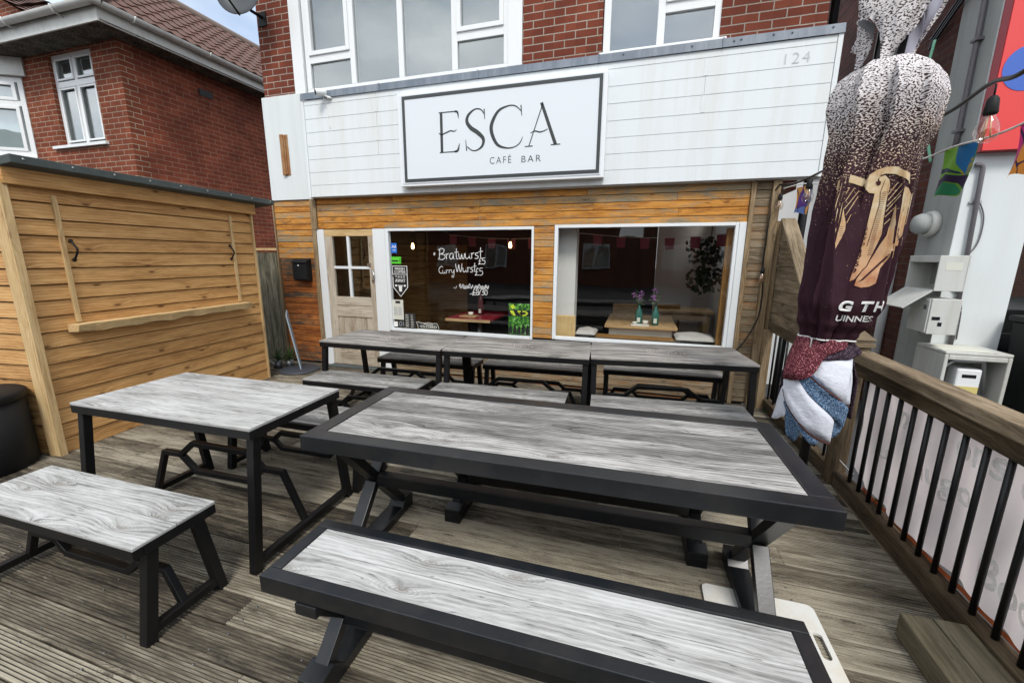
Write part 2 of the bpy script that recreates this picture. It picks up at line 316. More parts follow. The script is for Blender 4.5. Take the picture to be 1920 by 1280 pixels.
def canopy_mat():
    t = NT('speckled_maroon_canopy'); o = t.obj(); q = t.n('ShaderNodeSeparateXYZ', {0: o}); z = q.outputs[2]
    g = t.n('ShaderNodeTexCoord').outputs['UV']; uvq = t.n('ShaderNodeSeparateXYZ', {0: g})
    vv = t.vec(t.math('MULTIPLY', uvq.outputs[0], 105), t.math('MULTIPLY', uvq.outputs[1], 165))
    vv2 = t.n('ShaderNodeMapping', {0: vv, 'Rotation': (0, 0, .5)}).outputs[0]
    n = t.noise(vv2, 1, 1.5, .5, '2D', .3)
    dens = t.n('ShaderNodeMapRange', {'Value': z, 1: 1.70, 2: 2.36, 3: -.10, 4: .84}, clamp=True).outputs[0]
    lim = t.math('SUBTRACT', .78, t.math('MULTIPLY', dens, .40))
    mk = t.n('ShaderNodeMapRange', {'Value': t.math('SUBTRACT', n, lim), 1: -.015, 2: .02, 3: 0.0, 4: 1.0}, clamp=True).outputs[0]
    hn = t.noise(o, 9, 2, .5)
    sp = t.mix(t.n('ShaderNodeMapRange', {'Value': t.math('ADD', z, t.math('MULTIPLY', hn, .3)), 1: 2.1, 2: 2.45, 3: 0.0, 4: 1.0}, clamp=True).outputs[0], (.62, .45, .27), (.66, .63, .63))
    base = t.mix(t.n('ShaderNodeMapRange', {'Value': z, 1: 1.9, 2: 2.6, 3: 0.0, 4: 1.0}, clamp=True).outputs[0], (.034, .011, .018), (.045, .022, .022))
    wr = t.noise(t.vec(t.math('MULTIPLY', uvq.outputs[0], 15), t.math('MULTIPLY', uvq.outputs[1], 4)), 1, 3, .5, '2D', .8)
    t.bump(wr, .6, .02)
    return t.fin(t.mix(mk, base, sp), .75, spec=.2)
M['canopy'] = canopy_mat()
def speck(name, base, sp, lim=.53, sc=170):
    t = NT(name); n = t.noise(t.obj(), sc, 2, .5); t.bump(t.noise(t.obj(), 18, 5, .6), .7, .015)
    return t.fin(t.mix(t.ramp(n, (lim, 0.0), (lim+.06, 1.0)), base, sp), .8, spec=.2)
M['sk_maroon'] = speck('maroon_flecked_cloth', (.07, .012, .018), (.42, .15, .17), .56)
M['sk_purple'] = speck('purple_cloth', (.030, .018, .028), (.09, .06, .085), .52, 90)
M['sk_white'] = (lambda t: (t.bump(t.noise(t.obj(), 16, 5, .6), .7, .015), t.fin((.60, .62, .68), .9, spec=.05))[1])(NT('white_cloth'))
M['sk_blue'] = speck('blue_flecked_cloth', (.035, .07, .14), (.2, .3, .42), .5, 190)
M['sk_trim'] = plain('brown_hem', (.07, .025, .022), .8)
M['lavender'] = plain('lavender_underside', (.36, .36, .43), .85, spec=.2)
M['hood_grey'] = plain('grey_underside', (.16, .16, .17), .85)
M['harp'] = (lambda t: t.fin(t.mix(t.n('ShaderNodeMapRange', {'Value': t.n('ShaderNodeSeparateXYZ', {0: t.obj()}).outputs[2], 1: 1.5, 2: 1.85, 3: .85, 4: 0.0}, clamp=True).outputs[0], t.ramp(t.noise(t.obj(), 11, 4, .6), (.3, (.46, .27, .13)), (.5, (.58, .43, .25)), (.7, (.66, .57, .40))), t.ramp(t.noise(t.obj(), 14, 4, .6), (.35, (.40, .13, .06)), (.65, (.62, .36, .20)))), .7, spec=.2))(NT('gold_harp_print'))
M['harp_line'] = plain('maroon_print', (.05, .016, .018), .8, spec=.2)
def sheer(name, c1, c2, tr):
    t = NT(name); c = t.mix(t.math('MULTIPLY', t.noise(t.obj(), 3, 4, .6), .8), c1, c2); t.bump(t.noise(t.obj(), 6, 3, .5), .3, .03); t.fin(c, .55)
    q = t.n('ShaderNodeMixShader', {0: .5, 1: t.b.outputs[0], 2: t.n('ShaderNodeBsdfTranslucent', {0: tr+(1,)}).outputs[0]}); t.t.links.new(q.outputs[0], t.o.inputs[0]); return t.m
M['banner'] = sheer('pale_banner_back', (.80, .765, .75), (.66, .54, .49), (.84, .76, .73))
M['banner_ink'] = sheer('faded_ink', (.88, .90, .88), (.80, .83, .80), (.92, .94, .92))
M['banner_edge'] = plain('orange_hem', (.56, .14, .045), .55)

# ------------------------------------------------------------------ mesh helpers
class MB:
    def __init__(s): s.v = []; s.f = []; s.u = []; s.m = []; s.r = []; s.s = []
    def add(s, vs, fs, uvs=None, mat=0, r=None, smooth=False, T=None):
        b = len(s.v); rr = random.random() if r is None else r
        for p in vs:
            p = Vector(p)
            if T is not None: p = T @ p
            s.v.append(p)
        for i, f in enumerate(fs):
            s.f.append([b+k for k in f]); s.m.append(mat); s.r.append(rr); s.s.append(smooth)
            s.u.append(uvs[i] if uvs else [(vs[k][0], vs[k][2]) for k in f])
        return s
    def box(s, x0, x1, y0, y1, z0, z1, g=0, mat=0, r=None, T=None, absuv=False):
        vs = [(x, y, z) for z in (z0, z1) for y in (y0, y1) for x in (x0, x1)]
        fs = [(0, 2, 3, 1), (4, 5, 7, 6), (0, 1, 5, 4), (2, 6, 7, 3), (0, 4, 6, 2), (1, 3, 7, 5)]
        na = [2, 2, 1, 1, 0, 0]
        ou, ov = (0, 0) if absuv else (random.uniform(0, 40), random.uniform(0, 40))
        uvs = []
        for f, a in zip(fs, na):
            ax = [k for k in (0, 1, 2) if k != a]
            if absuv: iu, iv = ax
            elif g in ax: iu = g; iv = [k for k in ax if k != g][0]
            else: iu, iv = ax
            uvs.append([(vs[k][iu]+ou, vs[k][iv]+ov) for k in f])
        return s.add(vs, fs, uvs, mat, r, False, T)
    def beam(s, p0, p1, w, h, up=(0, 0, 1), mat=0, r=None, ext=0):
        p0, p1 = Vector(p0), Vector(p1); x = (p1-p0); L = x.length; x.normalize()
        y = Vector(up).cross(x)
        if y.length < 1e-4: y = Vector((0, 1, 0)).cross(x)
        y.normalize(); z = x.cross(y)
        T = Matrix((x, y, z)).transposed().to_4x4(); T.translation = p0
        return s.box(-ext, L+ext, -w/2, w/2, -h/2, h/2, 0, mat, r, T)
    def prism(s, prof, axis, a0, a1, mat=0, r=None, T=None, smooth=False, sides=None):
        # closed profile of (p,q) in the two other axes, extruded along axis
        n = len(prof); vs = []
        for a in (a0, a1):
            for p, q in prof:
                c = [p, q]; c.insert(axis, a); vs.append(tuple(c))
        fs = [tuple(range(n))[::-1], tuple(range(n, 2*n))]
        per = [0]
        for i in range(n): per.append(per[-1]+math.hypot(prof[(i+1) % n][0]-prof[i][0], prof[(i+1) % n][1]-prof[i][1]))
        ou, ov = random.uniform(0, 40), random.uniform(0, 40)
        uvs = [[(prof[i][0]+ou, prof[i][1]+ov) for i in range(n)][::-1], [(p+ou, q+ov) for p, q in prof]]
        for i in range(n):
            j = (i+1) % n
            fs.append((i, j, n+j, n+i)); uvs.append([(a0+ou, per[i]+ov), (a0+ou, per[i+1]+ov), (a1+ou, per[i+1]+ov), (a1+ou, per[i]+ov)])
        s.add(vs, fs, uvs, mat, r, smooth, T)
        if sides:
            for i in range(n): s.m[len(s.m)-n+i] = sides[i]
        return s
    def tube(s, pts, rad, seg=8, mat=0, cap=True):
        pts = [Vector(p) for p in pts]; n = len(pts); rads = rad if isinstance(rad, (list, tuple)) else [rad]*n
        vs = []; prev = None
        for i, p in enumerate(pts):
            d = (pts[min(i+1, n-1)]-pts[max(i-1, 0)]).normalized()
            a = prev if prev is not None else (Vector((0, 0, 1)) if abs(d.z) < .9 else Vector((1, 0, 0)))
            a = (a-d*a.dot(d)).normalized(); b = d.cross(a); prev = a
            for k in range(seg):
                t = 2*pi*k/seg; vs.append(tuple(p+(a*cos(t)+b*sin(t))*rads[i]))
        fs = [(i*seg+k, i*seg+(k+1) % seg, (i+1)*seg+(k+1) % seg, (i+1)*seg+k) for i in range(n-1) for k in range(seg)]
        if cap: fs += [tuple(range(seg))[::-1], tuple(range((n-1)*seg, n*seg))]
        return s.add(vs, fs, None, mat, None, True)
    def lathe(s, prof, c=(0, 0, 0), seg=24, mat=0, T=None, smooth=True):
        vs = []
        for r, z in prof:
            for k in range(seg):
                t = 2*pi*k/seg; vs.append((c[0]+r*cos(t), c[1]+r*sin(t), c[2]+z))
        n = len(prof)
        fs = [(i*seg+k, i*seg+(k+1) % seg, (i+1)*seg+(k+1) % seg, (i+1)*seg+k) for i in range(n-1) for k in range(seg)]
        if prof[0][0] > 1e-5: fs.append(tuple(range(seg))[::-1])
        if prof[-1][0] > 1e-5: fs.append(tuple(range((n-1)*seg, n*seg)))
        return s.add(vs, fs, None, mat, None, smooth, T)
    def grid(s, fn, nu, nv, mat=0, uvs=(1, 1), smooth=True):
        vs = [tuple(fn(i/nu, j/nv)) for j in range(nv+1) for i in range(nu+1)]
        fs = []; uu = []
        for j in range(nv):
            for i in range(nu):
                a = j*(nu+1)+i; fs.append((a, a+1, a+nu+2, a+nu+1))
                uu.append([(x/nu*uvs[0], y/nv*uvs[1]) for x, y in ((i, j), (i+1, j), (i+1, j+1), (i, j+1))])
        return s.add(vs, fs, uu, mat, None, smooth)
    def build(s, name, mats, parent=None, bevel=0, solid=0, local=False, weld=False):
        if not isinstance(mats, (list, tuple)): mats = [mats]
        off = Vector((0, 0, 0))
        if parent is not None and not local:
            q = parent
            while q is not None: off += q.location; q = q.parent
        me = bpy.data.meshes.new(name)
        me.from_pydata([tuple(p-off) for p in s.v], [], s.f)
        uvl = me.uv_layers.new(name='UVMap'); k = 0
        flat = []
        for u in s.u:
            for a in u: flat += [a[0], a[1]]
        uvl.data.foreach_set('uv', flat)
        at = me.attributes.new('rnd', 'FLOAT', 'FACE'); at.data.foreach_set('value', s.r)
        for x in mats: me.materials.append(M[x] if isinstance(x, str) else x)
        me.polygons.foreach_set('material_index', s.m); me.polygons.foreach_set('use_smooth', s.s)
        me.update()
        o = bpy.data.objects.new(name, me); COL.objects.link(o)
        if parent is not None: o.parent = parent
        if solid:
            d = o.modifiers.new('solid', 'SOLIDIFY'); d.thickness = solid; d.offset = 0
        if bevel:
            d = o.modifiers.new('bevel', 'BEVEL'); d.width = bevel; d.segments = 2; d.limit_method = 'ANGLE'; d.angle_limit = radians(40)
        return o
def tag(o, label, cat, group=None):
    o['label'] = label; o['category'] = cat
    if group: o['group'] = group
    return o
def thing(name, label, cat, loc=(0, 0, 0), group=None, rotz=0):
    o = bpy.data.objects.new(name, None); COL.objects.link(o); o.location = loc; o.rotation_euler = (0, 0, rotz)
    o.empty_display_size = .1
    return tag(o, label, cat, group)
def struct(name, mb, mats, **k):
    o = mb.build(name, mats, **k); o['kind'] = 'structure'; return o
def stuff(name, mb, mats, **k):
    o = mb.build(name, mats, **k); o['kind'] = 'stuff'; return o
def copy_tree(o, parent=None):
    c = o.copy(); COL.objects.link(c)
    if parent is not None: c.parent = parent
    for ch in [x for x in list(COL.objects) if x.parent == o]: copy_tree(ch, c)
    return c
def spline(pts, n=6, closed=False):
    out = []; P = [tuple(map(float, p)) for p in pts]; L = len(P)
    for i in range(L if closed else L-1):
        g = lambda k: P[k % L] if closed else P[max(0, min(L-1, k))]
        a, b, c, d = g(i-1), g(i), g(i+1), g(i+2)
        for j in range(n):
            t = j/n
            out.append(tuple(.5*((2*b[q])+(c[q]-a[q])*t+(2*a[q]-5*b[q]+4*c[q]-d[q])*t*t+(3*b[q]-a[q]-3*c[q]+d[q])*t**3) for q in range(len(b))))
    if not closed: out.append(P[-1])
    return out
def ribbon(mb, pts, w=None, fn=None, mat=0):
    """flat stroke along 2-D points (x,z[,w]) mapped into space by fn(x,z)"""
    n = len(pts); vs = []
    for i, p in enumerate(pts):
        a, b = pts[max(i-1, 0)], pts[min(i+1, n-1)]
        dx, dz = b[0]-a[0], b[1]-a[1]; L = math.hypot(dx, dz) or 1
        ww = (p[2] if w is None else w)/2
        vs.append(fn(p[0]-dz/L*ww, p[1]+dx/L*ww)); vs.append(fn(p[0]+dz/L*ww, p[1]-dx/L*ww))
    fs = [(2*i, 2*i+1, 2*i+3, 2*i+2) for i in range(n-1)]
    mb.add(vs, fs, [[(0, 0)]*4]*len(fs), mat)
def text2d(s, size=1, bold=0, shear=0, space=1):
    cu = bpy.data.curves.new('tmp', 'FONT'); cu.body = s; cu.size = size; cu.offset = bold; cu.shear = shear; cu.space_character = space; cu.resolution_u = 4
    o = bpy.data.objects.new('tmp', cu); COL.objects.link(o)
    dg = bpy.context.evaluated_depsgraph_get(); e = o.evaluated_get(dg); me = e.to_mesh()
    vs = [tuple(v.co[:2]) for v in me.vertices]; fs = [tuple(p.vertices) for p in me.polygons]
    e.to_mesh_clear(); bpy.data.objects.remove(o); bpy.data.curves.remove(cu)
    return vs, fs
def text_on(mb, s, fn, x, z, width=None, height=None, size=.1, bold=0, shear=0, space=1, mat=0):
    vs, fs = text2d(s, 1, bold, shear, space)
    x0, x1 = min(v[0] for v in vs), max(v[0] for v in vs); z0, z1 = min(v[1] for v in vs), max(v[1] for v in vs)
    sx = width/(x1-x0) if width else size; sz_ = height/(z1-z0) if height else sx
    if not width: sx = sz_ if height else size
    mb.add([fn(x+(a-x0)*sx, z+(b-z0)*sz_) for a, b in vs], fs, [[(0, 0)]*len(f) for f in fs], mat)
def poly(mb, pts, fn, mat=0, cuts=0):
    """filled outline, triangulated and refined, mapped by fn(x,z)"""
    bm = bmesh.new(); vs = [bm.verts.new((p[0], 0, p[1])) for p in pts]; bm.faces.new(vs)
    bmesh.ops.triangulate(bm, faces=bm.faces[:])
    for _ in range(cuts):
        bmesh.ops.subdivide_edges(bm, edges=bm.edges[:], cuts=1, use_grid_fill=True)
        bmesh.ops.triangulate(bm, faces=bm.faces[:])
    bm.verts.index_update()
    V = [(v.co.x, v.co.z) for v in bm.verts]; F = [tuple(v.index for v in f.verts) for f in bm.faces]; bm.free()
    mb.add([fn(a, b) for a, b in V], F, [[V[k] for k in f] for f in F], mat, smooth=True)

# ================================================================== SETTING: ground, deck
FY = 4.95                       # plane of the cafe front
b = MB(); b.box(-70, 70, -70, 70, -.6, -.14, absuv=True); struct('ground', b, 'asphalt')
def groove_board(mb, x0, x1, y0, w=.1375, n=9):
    prof = [(y0, -.03), (y0+w, -.03), (y0+w, -.004), (y0+w-.004, 0)]
    gp = (w-.016)/n
    for k in range(n-1, -1, -1):
        a = y0+.008+k*gp
        prof += [(a+gp*.92, 0), (a+gp*.76, -.0065), (a+gp*.40, -.0065), (a+gp*.24, 0)]
    prof += [(y0+.004, 0), (y0, -.004)]
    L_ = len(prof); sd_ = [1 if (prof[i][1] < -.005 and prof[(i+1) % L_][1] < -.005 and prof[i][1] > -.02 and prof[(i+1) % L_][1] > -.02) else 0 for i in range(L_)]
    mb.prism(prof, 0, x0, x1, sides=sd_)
d = MB(); y = -1.363
k = 0
while y < FY-.15:
    cuts = [-6.6]; x = -6.6+random.uniform(.8, 3.2)
    while x < 1.2: cuts.append(x); x += random.choice((2.4, 3.0, 3.6))
    cuts.append(1.425)
    for a, c in zip(cuts, cuts[1:]): groove_board(d, a+.0015, c-.0015, y)
    y += .145; k += 1
d.box(-6.6, 1.43, y, FY-.003, -.03, -.004)
struct('deck', d, ['deck', 'deck_groove_shade'])
sc = MB(); random.seed(31); y = -1.363
while y < FY-.15:
    if y > .3:
        x = -6.4
        while x < 1.4:
            for dy in (.033, .108): sc.lathe([(.0048, .0), (.0046, .0012), (.0, .0012)], (x+random.uniform(-.006, .006), y+dy+random.uniform(-.004, .004), -.0002), 7)
            x += .4
    y += .145
struct('deck_screws', sc, 'zinc')
b = MB(); b.box(-6.6, 1.43, -1.4, FY-.002, -.135, -.05); struct('deck_base', b, 'in_dark')

# ================================================================== CAFE BUILDING
cafe = thing('cafe_building', 'brick cafe with white boarded shop front, orange timber cladding and two large shop windows', 'building', (-1.8, FY, 0))
def W(x, z): return None
b = MB()
for a in ((-5.08, -4.545, 3.70, 6.2), (-1.405, -.535, 3.5, 6.2), (.60, 1.50, 3.5, 6.2), (-4.545, -1.405, 5.05, 6.2), (-.535, .60, 5.05, 6.2)):
    b.box(a[0], a[1], FY, FY+.22, a[2], a[3], absuv=True)
b.box(1.25, 1.50, FY+.22, 6.7, 2.3, 6.2, absuv=True); b.box(1.25, 1.50, 6.701, 8.6, 2.3, 2.8, absuv=True); b.box(-5.08, -4.85, FY+.22, 6.7, 0, 6.2, absuv=True); b.box(-5.08, -4.85, 6.701, 8.6, 0, 2.8, absuv=True); b.box(-4.849, 1.249, 6.5, 6.7, 2.75, 6.2, absuv=True)
b.build('brick_wall', 'brick', cafe)
b = MB(); b.box(-5.2, 1.6, FY-.25, 6.9, 6.202, 6.35); b.box(-5.1, -.6, 6.701, 8.6, 2.86, 2.95); b.box(-.599, 1.5, 8.0, 8.6, 2.86, 2.95); b.build('roof', 'felt', cafe)  # roof cut short; opening over the back room added to brighten the interior
# backing of the ground floor
b = MB()
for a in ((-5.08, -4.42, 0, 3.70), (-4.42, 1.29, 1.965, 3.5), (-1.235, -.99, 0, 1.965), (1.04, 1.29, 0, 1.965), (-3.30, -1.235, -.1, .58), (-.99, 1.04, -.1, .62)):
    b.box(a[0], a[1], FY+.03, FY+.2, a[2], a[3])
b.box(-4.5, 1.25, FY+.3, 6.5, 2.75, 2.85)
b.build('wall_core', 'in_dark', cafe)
# white panel on the left with its bare timber slot
b = MB(); b.box(-5.125, -4.395, FY-.02, FY+.028, 2.362, 3.705); b.build('white_panel', 'white_panel', cafe, bevel=.003)
b = MB(); b.box(-4.855, -4.74, FY-.028, FY-.021, 2.69, 3.215); b.box(-4.855, -4.80, FY-.05, FY-.029, 2.69, 3.215); b.box(-4.795, -4.775, FY-.045, FY-.029, 2.70, 3.2)
b.build('timber_slot', 'rust', cafe, bevel=.003)
# white window bays upstairs
def up_frame(x0, x1, z0, z1, bars, name='upper_window'):
    f = MB()
    for a in bars: f.box(*a)
    return f
f = MB()
f.box(-4.55, -4.385, FY-.012, FY+.05, 3.70, 5.05); f.build('window_surround', 'upvc', cafe, bevel=.004); f = MB(); f.box(-1.575, -1.41, FY-.012, FY+.05, 3.70, 5.05); f.build('window_surround', 'upvc', cafe, bevel=.004)
def win(name, xs, z0, z1, splits, parent, glassm, y=FY, fr=.06, back='blind', depth=.05):
    """xs = edges of the lights; splits[i] = height of a transom or None"""
    f = MB(); g = MB()
    f.box(xs[0]-fr*.6, xs[-1]+fr*.6, y, y+depth+.02, z0-fr, z0); f.box(xs[0]-fr*.6, xs[-1]+fr*.6, y, y+depth+.02, z1, z1+fr)
    for i, x in enumerate(xs):
        h = fr*.6
        f.box(x-h, x+h, y, y+depth+.02, z0, z1)
    for i in range(len(xs)-1):
        a, c = xs[i]+fr*.6, xs[i+1]-fr*.6
        if splits[i]:
            s = splits[i]
            f.box(a, c, y, y+depth, s-.045, s+.045)
            # opening casement above, standing proud
            for q in ((a, a+.05, s+.045, z1), (c-.05, c, s+.045, z1), (a+.05, c-.05, s+.045, s+.095), (a+.05, c-.05, z1-.05, z1)): f.box(q[0], q[1], y-.018, y+.03, q[2], q[3])
            g.box(a, c, y+.028, y+.032, z0, s); g.box(a, c, y+.024, y+.028, s, z1)
        else: g.box(a, c, y+.028, y+.032, z0, z1)
    o = f.build(name, 'upvc', parent, bevel=.004)
    gg = g.build('pane', glassm, parent=None); off = parent.location
    # pane is a sub-part of its window
    gg.parent = o; gg.location = (-off[0], -off[1], -off[2])
    if back:
        bd = .10 if parent is not cafe else .24; q = MB(); q.box(xs[0]-.1, xs[-1]+.1, y+bd, y+bd+.01, z0-.1, z1+.1); bb = q.build('blind', back); bb.parent = o; bb.location = (-off[0], -off[1], -off[2])
    return o
win('upper_window', [-4.325, -3.635, -2.945, -2.235, -1.595], 3.745, 5.0, [4.085, None, None, 4.085], cafe, 'glass_up', FY+.012)
win('upper_window', [-.49, .047, .575], 3.73, 5.0, [None, 4.05], cafe, 'glass_up', FY+.012)
b = MB(); b.box(-.56, .66, FY-.05, FY+.01, 3.665, 3.70); b.box(-4.4, -1.41, FY-.02, FY+.01, 3.66, 3.682); b.build('window_sill', 'upvc', cafe, bevel=.004)
# lead flashing (sloping) over the fascia box
b = MB()
prof = [(FY+.0, 3.685), (4.835, 3.655), (4.828, 3.575), (4.836, 3.575), (4.845, 3.645), (FY+.0, 3.67)]
b.prism(prof, 0, -4.385, 1.615); 
for x in (-3.2, -1.9, -.55, .62): b.box(x, x+.012, 4.822, 4.83, 3.573, 3.658)
for x in (-.3, .35, .72, .78, 1.05, 1.2, 1.52): b.lathe([(0, .004), (.008, .003), (.009, 0)], seg=8, T=Matrix.Translation((x, 4.826, 3.63+random.uniform(-.01, .01))) @ Matrix.Rotation(pi/2, 4, 'X'))
b.build('flashing', 'lead', cafe)
# white fascia boards
b = MB(); FB = 4.845
zs = [3.575, 3.508, 3.343, 3.178, 3.011, 2.846, 2.683, 2.520, 2.372]
for i in range(8):
    z1, z0 = zs[i], zs[i+1]
    js = {2: [-3.255, .497], 4: [-3.255], 1: [.497], 3: [.497], 7: [.51]}.get(i, [])
    if i == 0: js = [-3.25]
    e = [-4.345]+js+[1.57]
    for a, c in zip(e, e[1:]): b.box(a+.002, c-.002, FB, FB+.02, z0+.003, z1-.003)
b.box(-4.345, 1.57, FB+.006, FB+.024, 2.372, 3.575)
for z in zs[1:-1]: pass
b.box(-4.388, -4.347, FB-.006, FB+.1, 2.366, 3.575); b.box(1.572, 1.612, FB-.006, FB+.1, 2.366, 3.575)
for z0, z1, x in ((3.35, 3.50, -3.255), (3.02, 3.17, -3.255), (3.35, 3.505, .497), (3.02, 3.175, .497), (2.375, 2.515, .51)): b.box(x-.02, x+.02, FB-.003, FB-.0005, z0, z1)
b.build('fascia_boards', 'white_board', cafe, bevel=.0025)
b = MB(); b.box(-4.345, 1.6, FB+.026, FY+.025, 2.362, 2.371); b.box(1.29, 1.612, FY-.003, FY+.02, 2.372, 3.57); b.build('soffit', 'soffit_w', cafe)
# ghost of a house number
b = MB(); text_on(b, '124', lambda x, z: (x, FB-.0028, z), 1.168, 3.372, width=.205, height=.09, space=1.15, bold=-.012); b.build('house_number', 'number', cafe)
# timber cladding
def boards(mb, x0, x1, z0, z1, pitch=.0815, y=FY, joints=(), top=None, th=.024):
    z = z1; i = 0
    while z > z0+.01:
        zb = max(z-pitch, z0)
        e = [x0]+sorted(j for q, j in joints if q == i)+[x1]
        for a, c in zip(e, e[1:]): mb.box(a+.001, c-.001, y+random.uniform(-.003, .002), y+th, zb+.0035, z-.0025)
        z = zb; i += 1
b = MB(); boards(b, -4.372, 1.035, 1.957, 2.364, joints=((0, -3.15), (0, -.62), (1, -1.93), (1, .34), (2, -3.12), (2, -.55), (3, -1.95), (3, .36), (4, -3.3)))
b.build('lintel_cladding', 'clad', cafe, bevel=.002)
b = MB(); boards(b, -5.118, -4.475, 1.55, 2.356, joints=((3, -4.83), (5, -4.82), (7, -4.75)))
b.build('side_cladding', 'clad', cafe, bevel=.002)
b = MB(); boards(b, -5.10, -4.475, .02, 1.549, joints=((2, -4.7), (9, -4.8))); b.build('lower_side_cladding', 'clad_dark', cafe, bevel=.002)
b = MB(); boards(b, -1.238, -.992, .60, 1.955); b.build('pillar_cladding', 'clad', cafe, bevel=.002)
b = MB(); boards(b, 1.082, 1.222, .02, 2.36); boards(b, -3.30, 1.03, .02, .565, joints=((0, -2.2), (2, -1.0), (3, .4), (1, -.1), (4, -2.6))); b.build('grey_cladding', 'clad_grey', cafe, bevel=.002)
b = MB(); b.box(-4.472, -4.375, FY-.025, FY+.02, 1.958, 2.362, 2); b.box(-4.472, -4.408, FY-.022, FY+.02, .0, 1.955, 2)
b.build('corner_trim', 'post', cafe, bevel=.003)
for q in ((1.037, 1.080, FY-.03, FY+.02, 2.362), (1.224, 1.30, FY-.05, FY+.06, 2.37), (-5.14, -5.12, FY-.02, FY+.1, 2.36)):
    b = MB(); b.box(q[0], q[1], q[2], q[3], 0, q[4], 2); b.build('corner_post', 'post', cafe, bevel=.003)
b = MB(); b.box(1.302, 1.352, FY-.03, FY+.06, 0, 1.97, 2); b.build('corner_post', 'post', cafe, bevel=.003)
b = MB(); boards(b, -3.30, 1.03, -.135, .0, y=FY+.0, th=.02); b.build('plinth', 'clad_dark', cafe)
# white frames round door and windows
b = MB()
b.box(-4.405, -4.29, FY-.006, FY+.05, 0, 1.953); b.box(-3.49, -3.302, FY-.006, FY+.05, 0, 1.953); b.build('door_frame', 'white', cafe, bevel=.003)
def shop_window(x0, x1, z0, z1, fl, fr_, ft, fb):
    f = MB(); y0 = FY-.004
    f.box(x0, x0+fl, y0, FY+.06, z0, z1); f.box(x1-fr_, x1, y0, FY+.06, z0, z1); f.box(x0+fl, x1-fr_, y0, FY+.06, z1-ft, z1); f.box(x0+fl, x1-fr_, y0-.02, FY+.06, z0, z0+fb)
    o = f.build('shop_window', 'white', cafe, bevel=.003); off = cafe.location
    g = MB(); g.add([(x0+fl, FY+.03, z0+fb), (x1-fr_, FY+.03, z0+fb), (x1-fr_, FY+.03, z1-ft), (x0+fl, FY+.03, z1-ft)], [(0, 1, 2, 3)]); gg = g.build('pane', 'glass_shop'); gg.parent = o; gg.location = (-off[0], -off[1], -off[2])
    return o
sw1 = shop_window(-3.300, -1.240, .575, 1.955, .05, .028, .035, .035)
sw2 = shop_window(-.988, .966, .60, 1.967, .042, .034, .035, .035)
b = MB(); b.box(.968, 1.035, FY-.012, FY+.05, .58, 1.967); b.build('window_post', 'white', cafe, bevel=.003)
# door
door_off = cafe.location
f = MB(); x0, x1 = -4.288, -3.492; yd = FY+.005
f.box(x0, x0+.125, yd, yd+.04, .02, 1.86, 2); f.box(x1-.085, x1, yd, yd+.04, .02, 1.86, 2)
f.box(x0+.125, x1-.085, yd, yd+.04, .90, 1.02, 0); f.box(x0+.125, x1-.085, yd, yd+.04, .735, .865, 0); f.box(x0+.125, x1-.085, yd, yd+.04, .02, .22, 0)
f.box(x0+.125, x1-.085, yd+.006, yd+.04, .865, .90, 0)
n = 6; wv = (x1-.085-x0-.125)/n
for i in range(n): f.box(x0+.125+i*wv+.001, x0+.125+(i+1)*wv-.001, yd+.012, yd+.035, .22, .735, 2)
dr = f.build('door', 'door', cafe, bevel=.003)
f = MB(); f.box(x0, x1, yd, yd+.04, 1.862, 1.95, 0); o = f.build('door_head', 'door_gold'); o.parent = dr; o.location = -Vector(door_off)
f = MB(); f.box(-3.925, -3.885, yd+.004, yd+.034, 1.02, 1.86, 2); f.box(x0+.125, x1-.085, yd+.002, yd+.036, 1.415, 1.45, 0); o = f.build('glazing_bar', 'white'); o.parent = dr; o.location = -Vector(door_off)
f = MB(); f.box(x0+.12, x1-.08, yd+.018, yd+.022, 1.02, 1.86); o = f.build('pane', 'glass_door'); o.parent = dr; o.location = -Vector(door_off)
f = MB(); f.tube([(-3.535+.055*sin(t), yd-.01-.035*sin(t), 1.25+.16*t/pi) for t in [i*pi/10 for i in range(11)]], .009, 8); f.box(-3.60, -3.545, yd-.012, yd, 1.455, 1.50); o = f.build('handle', 'galv'); o.parent = dr; o.location = -Vector(door_off)
b = MB(); b.box(-4.3, -3.45, FY-.12, FY+.0, -.004, .018); b.build('threshold', 'felt', cafe, bevel=.003)
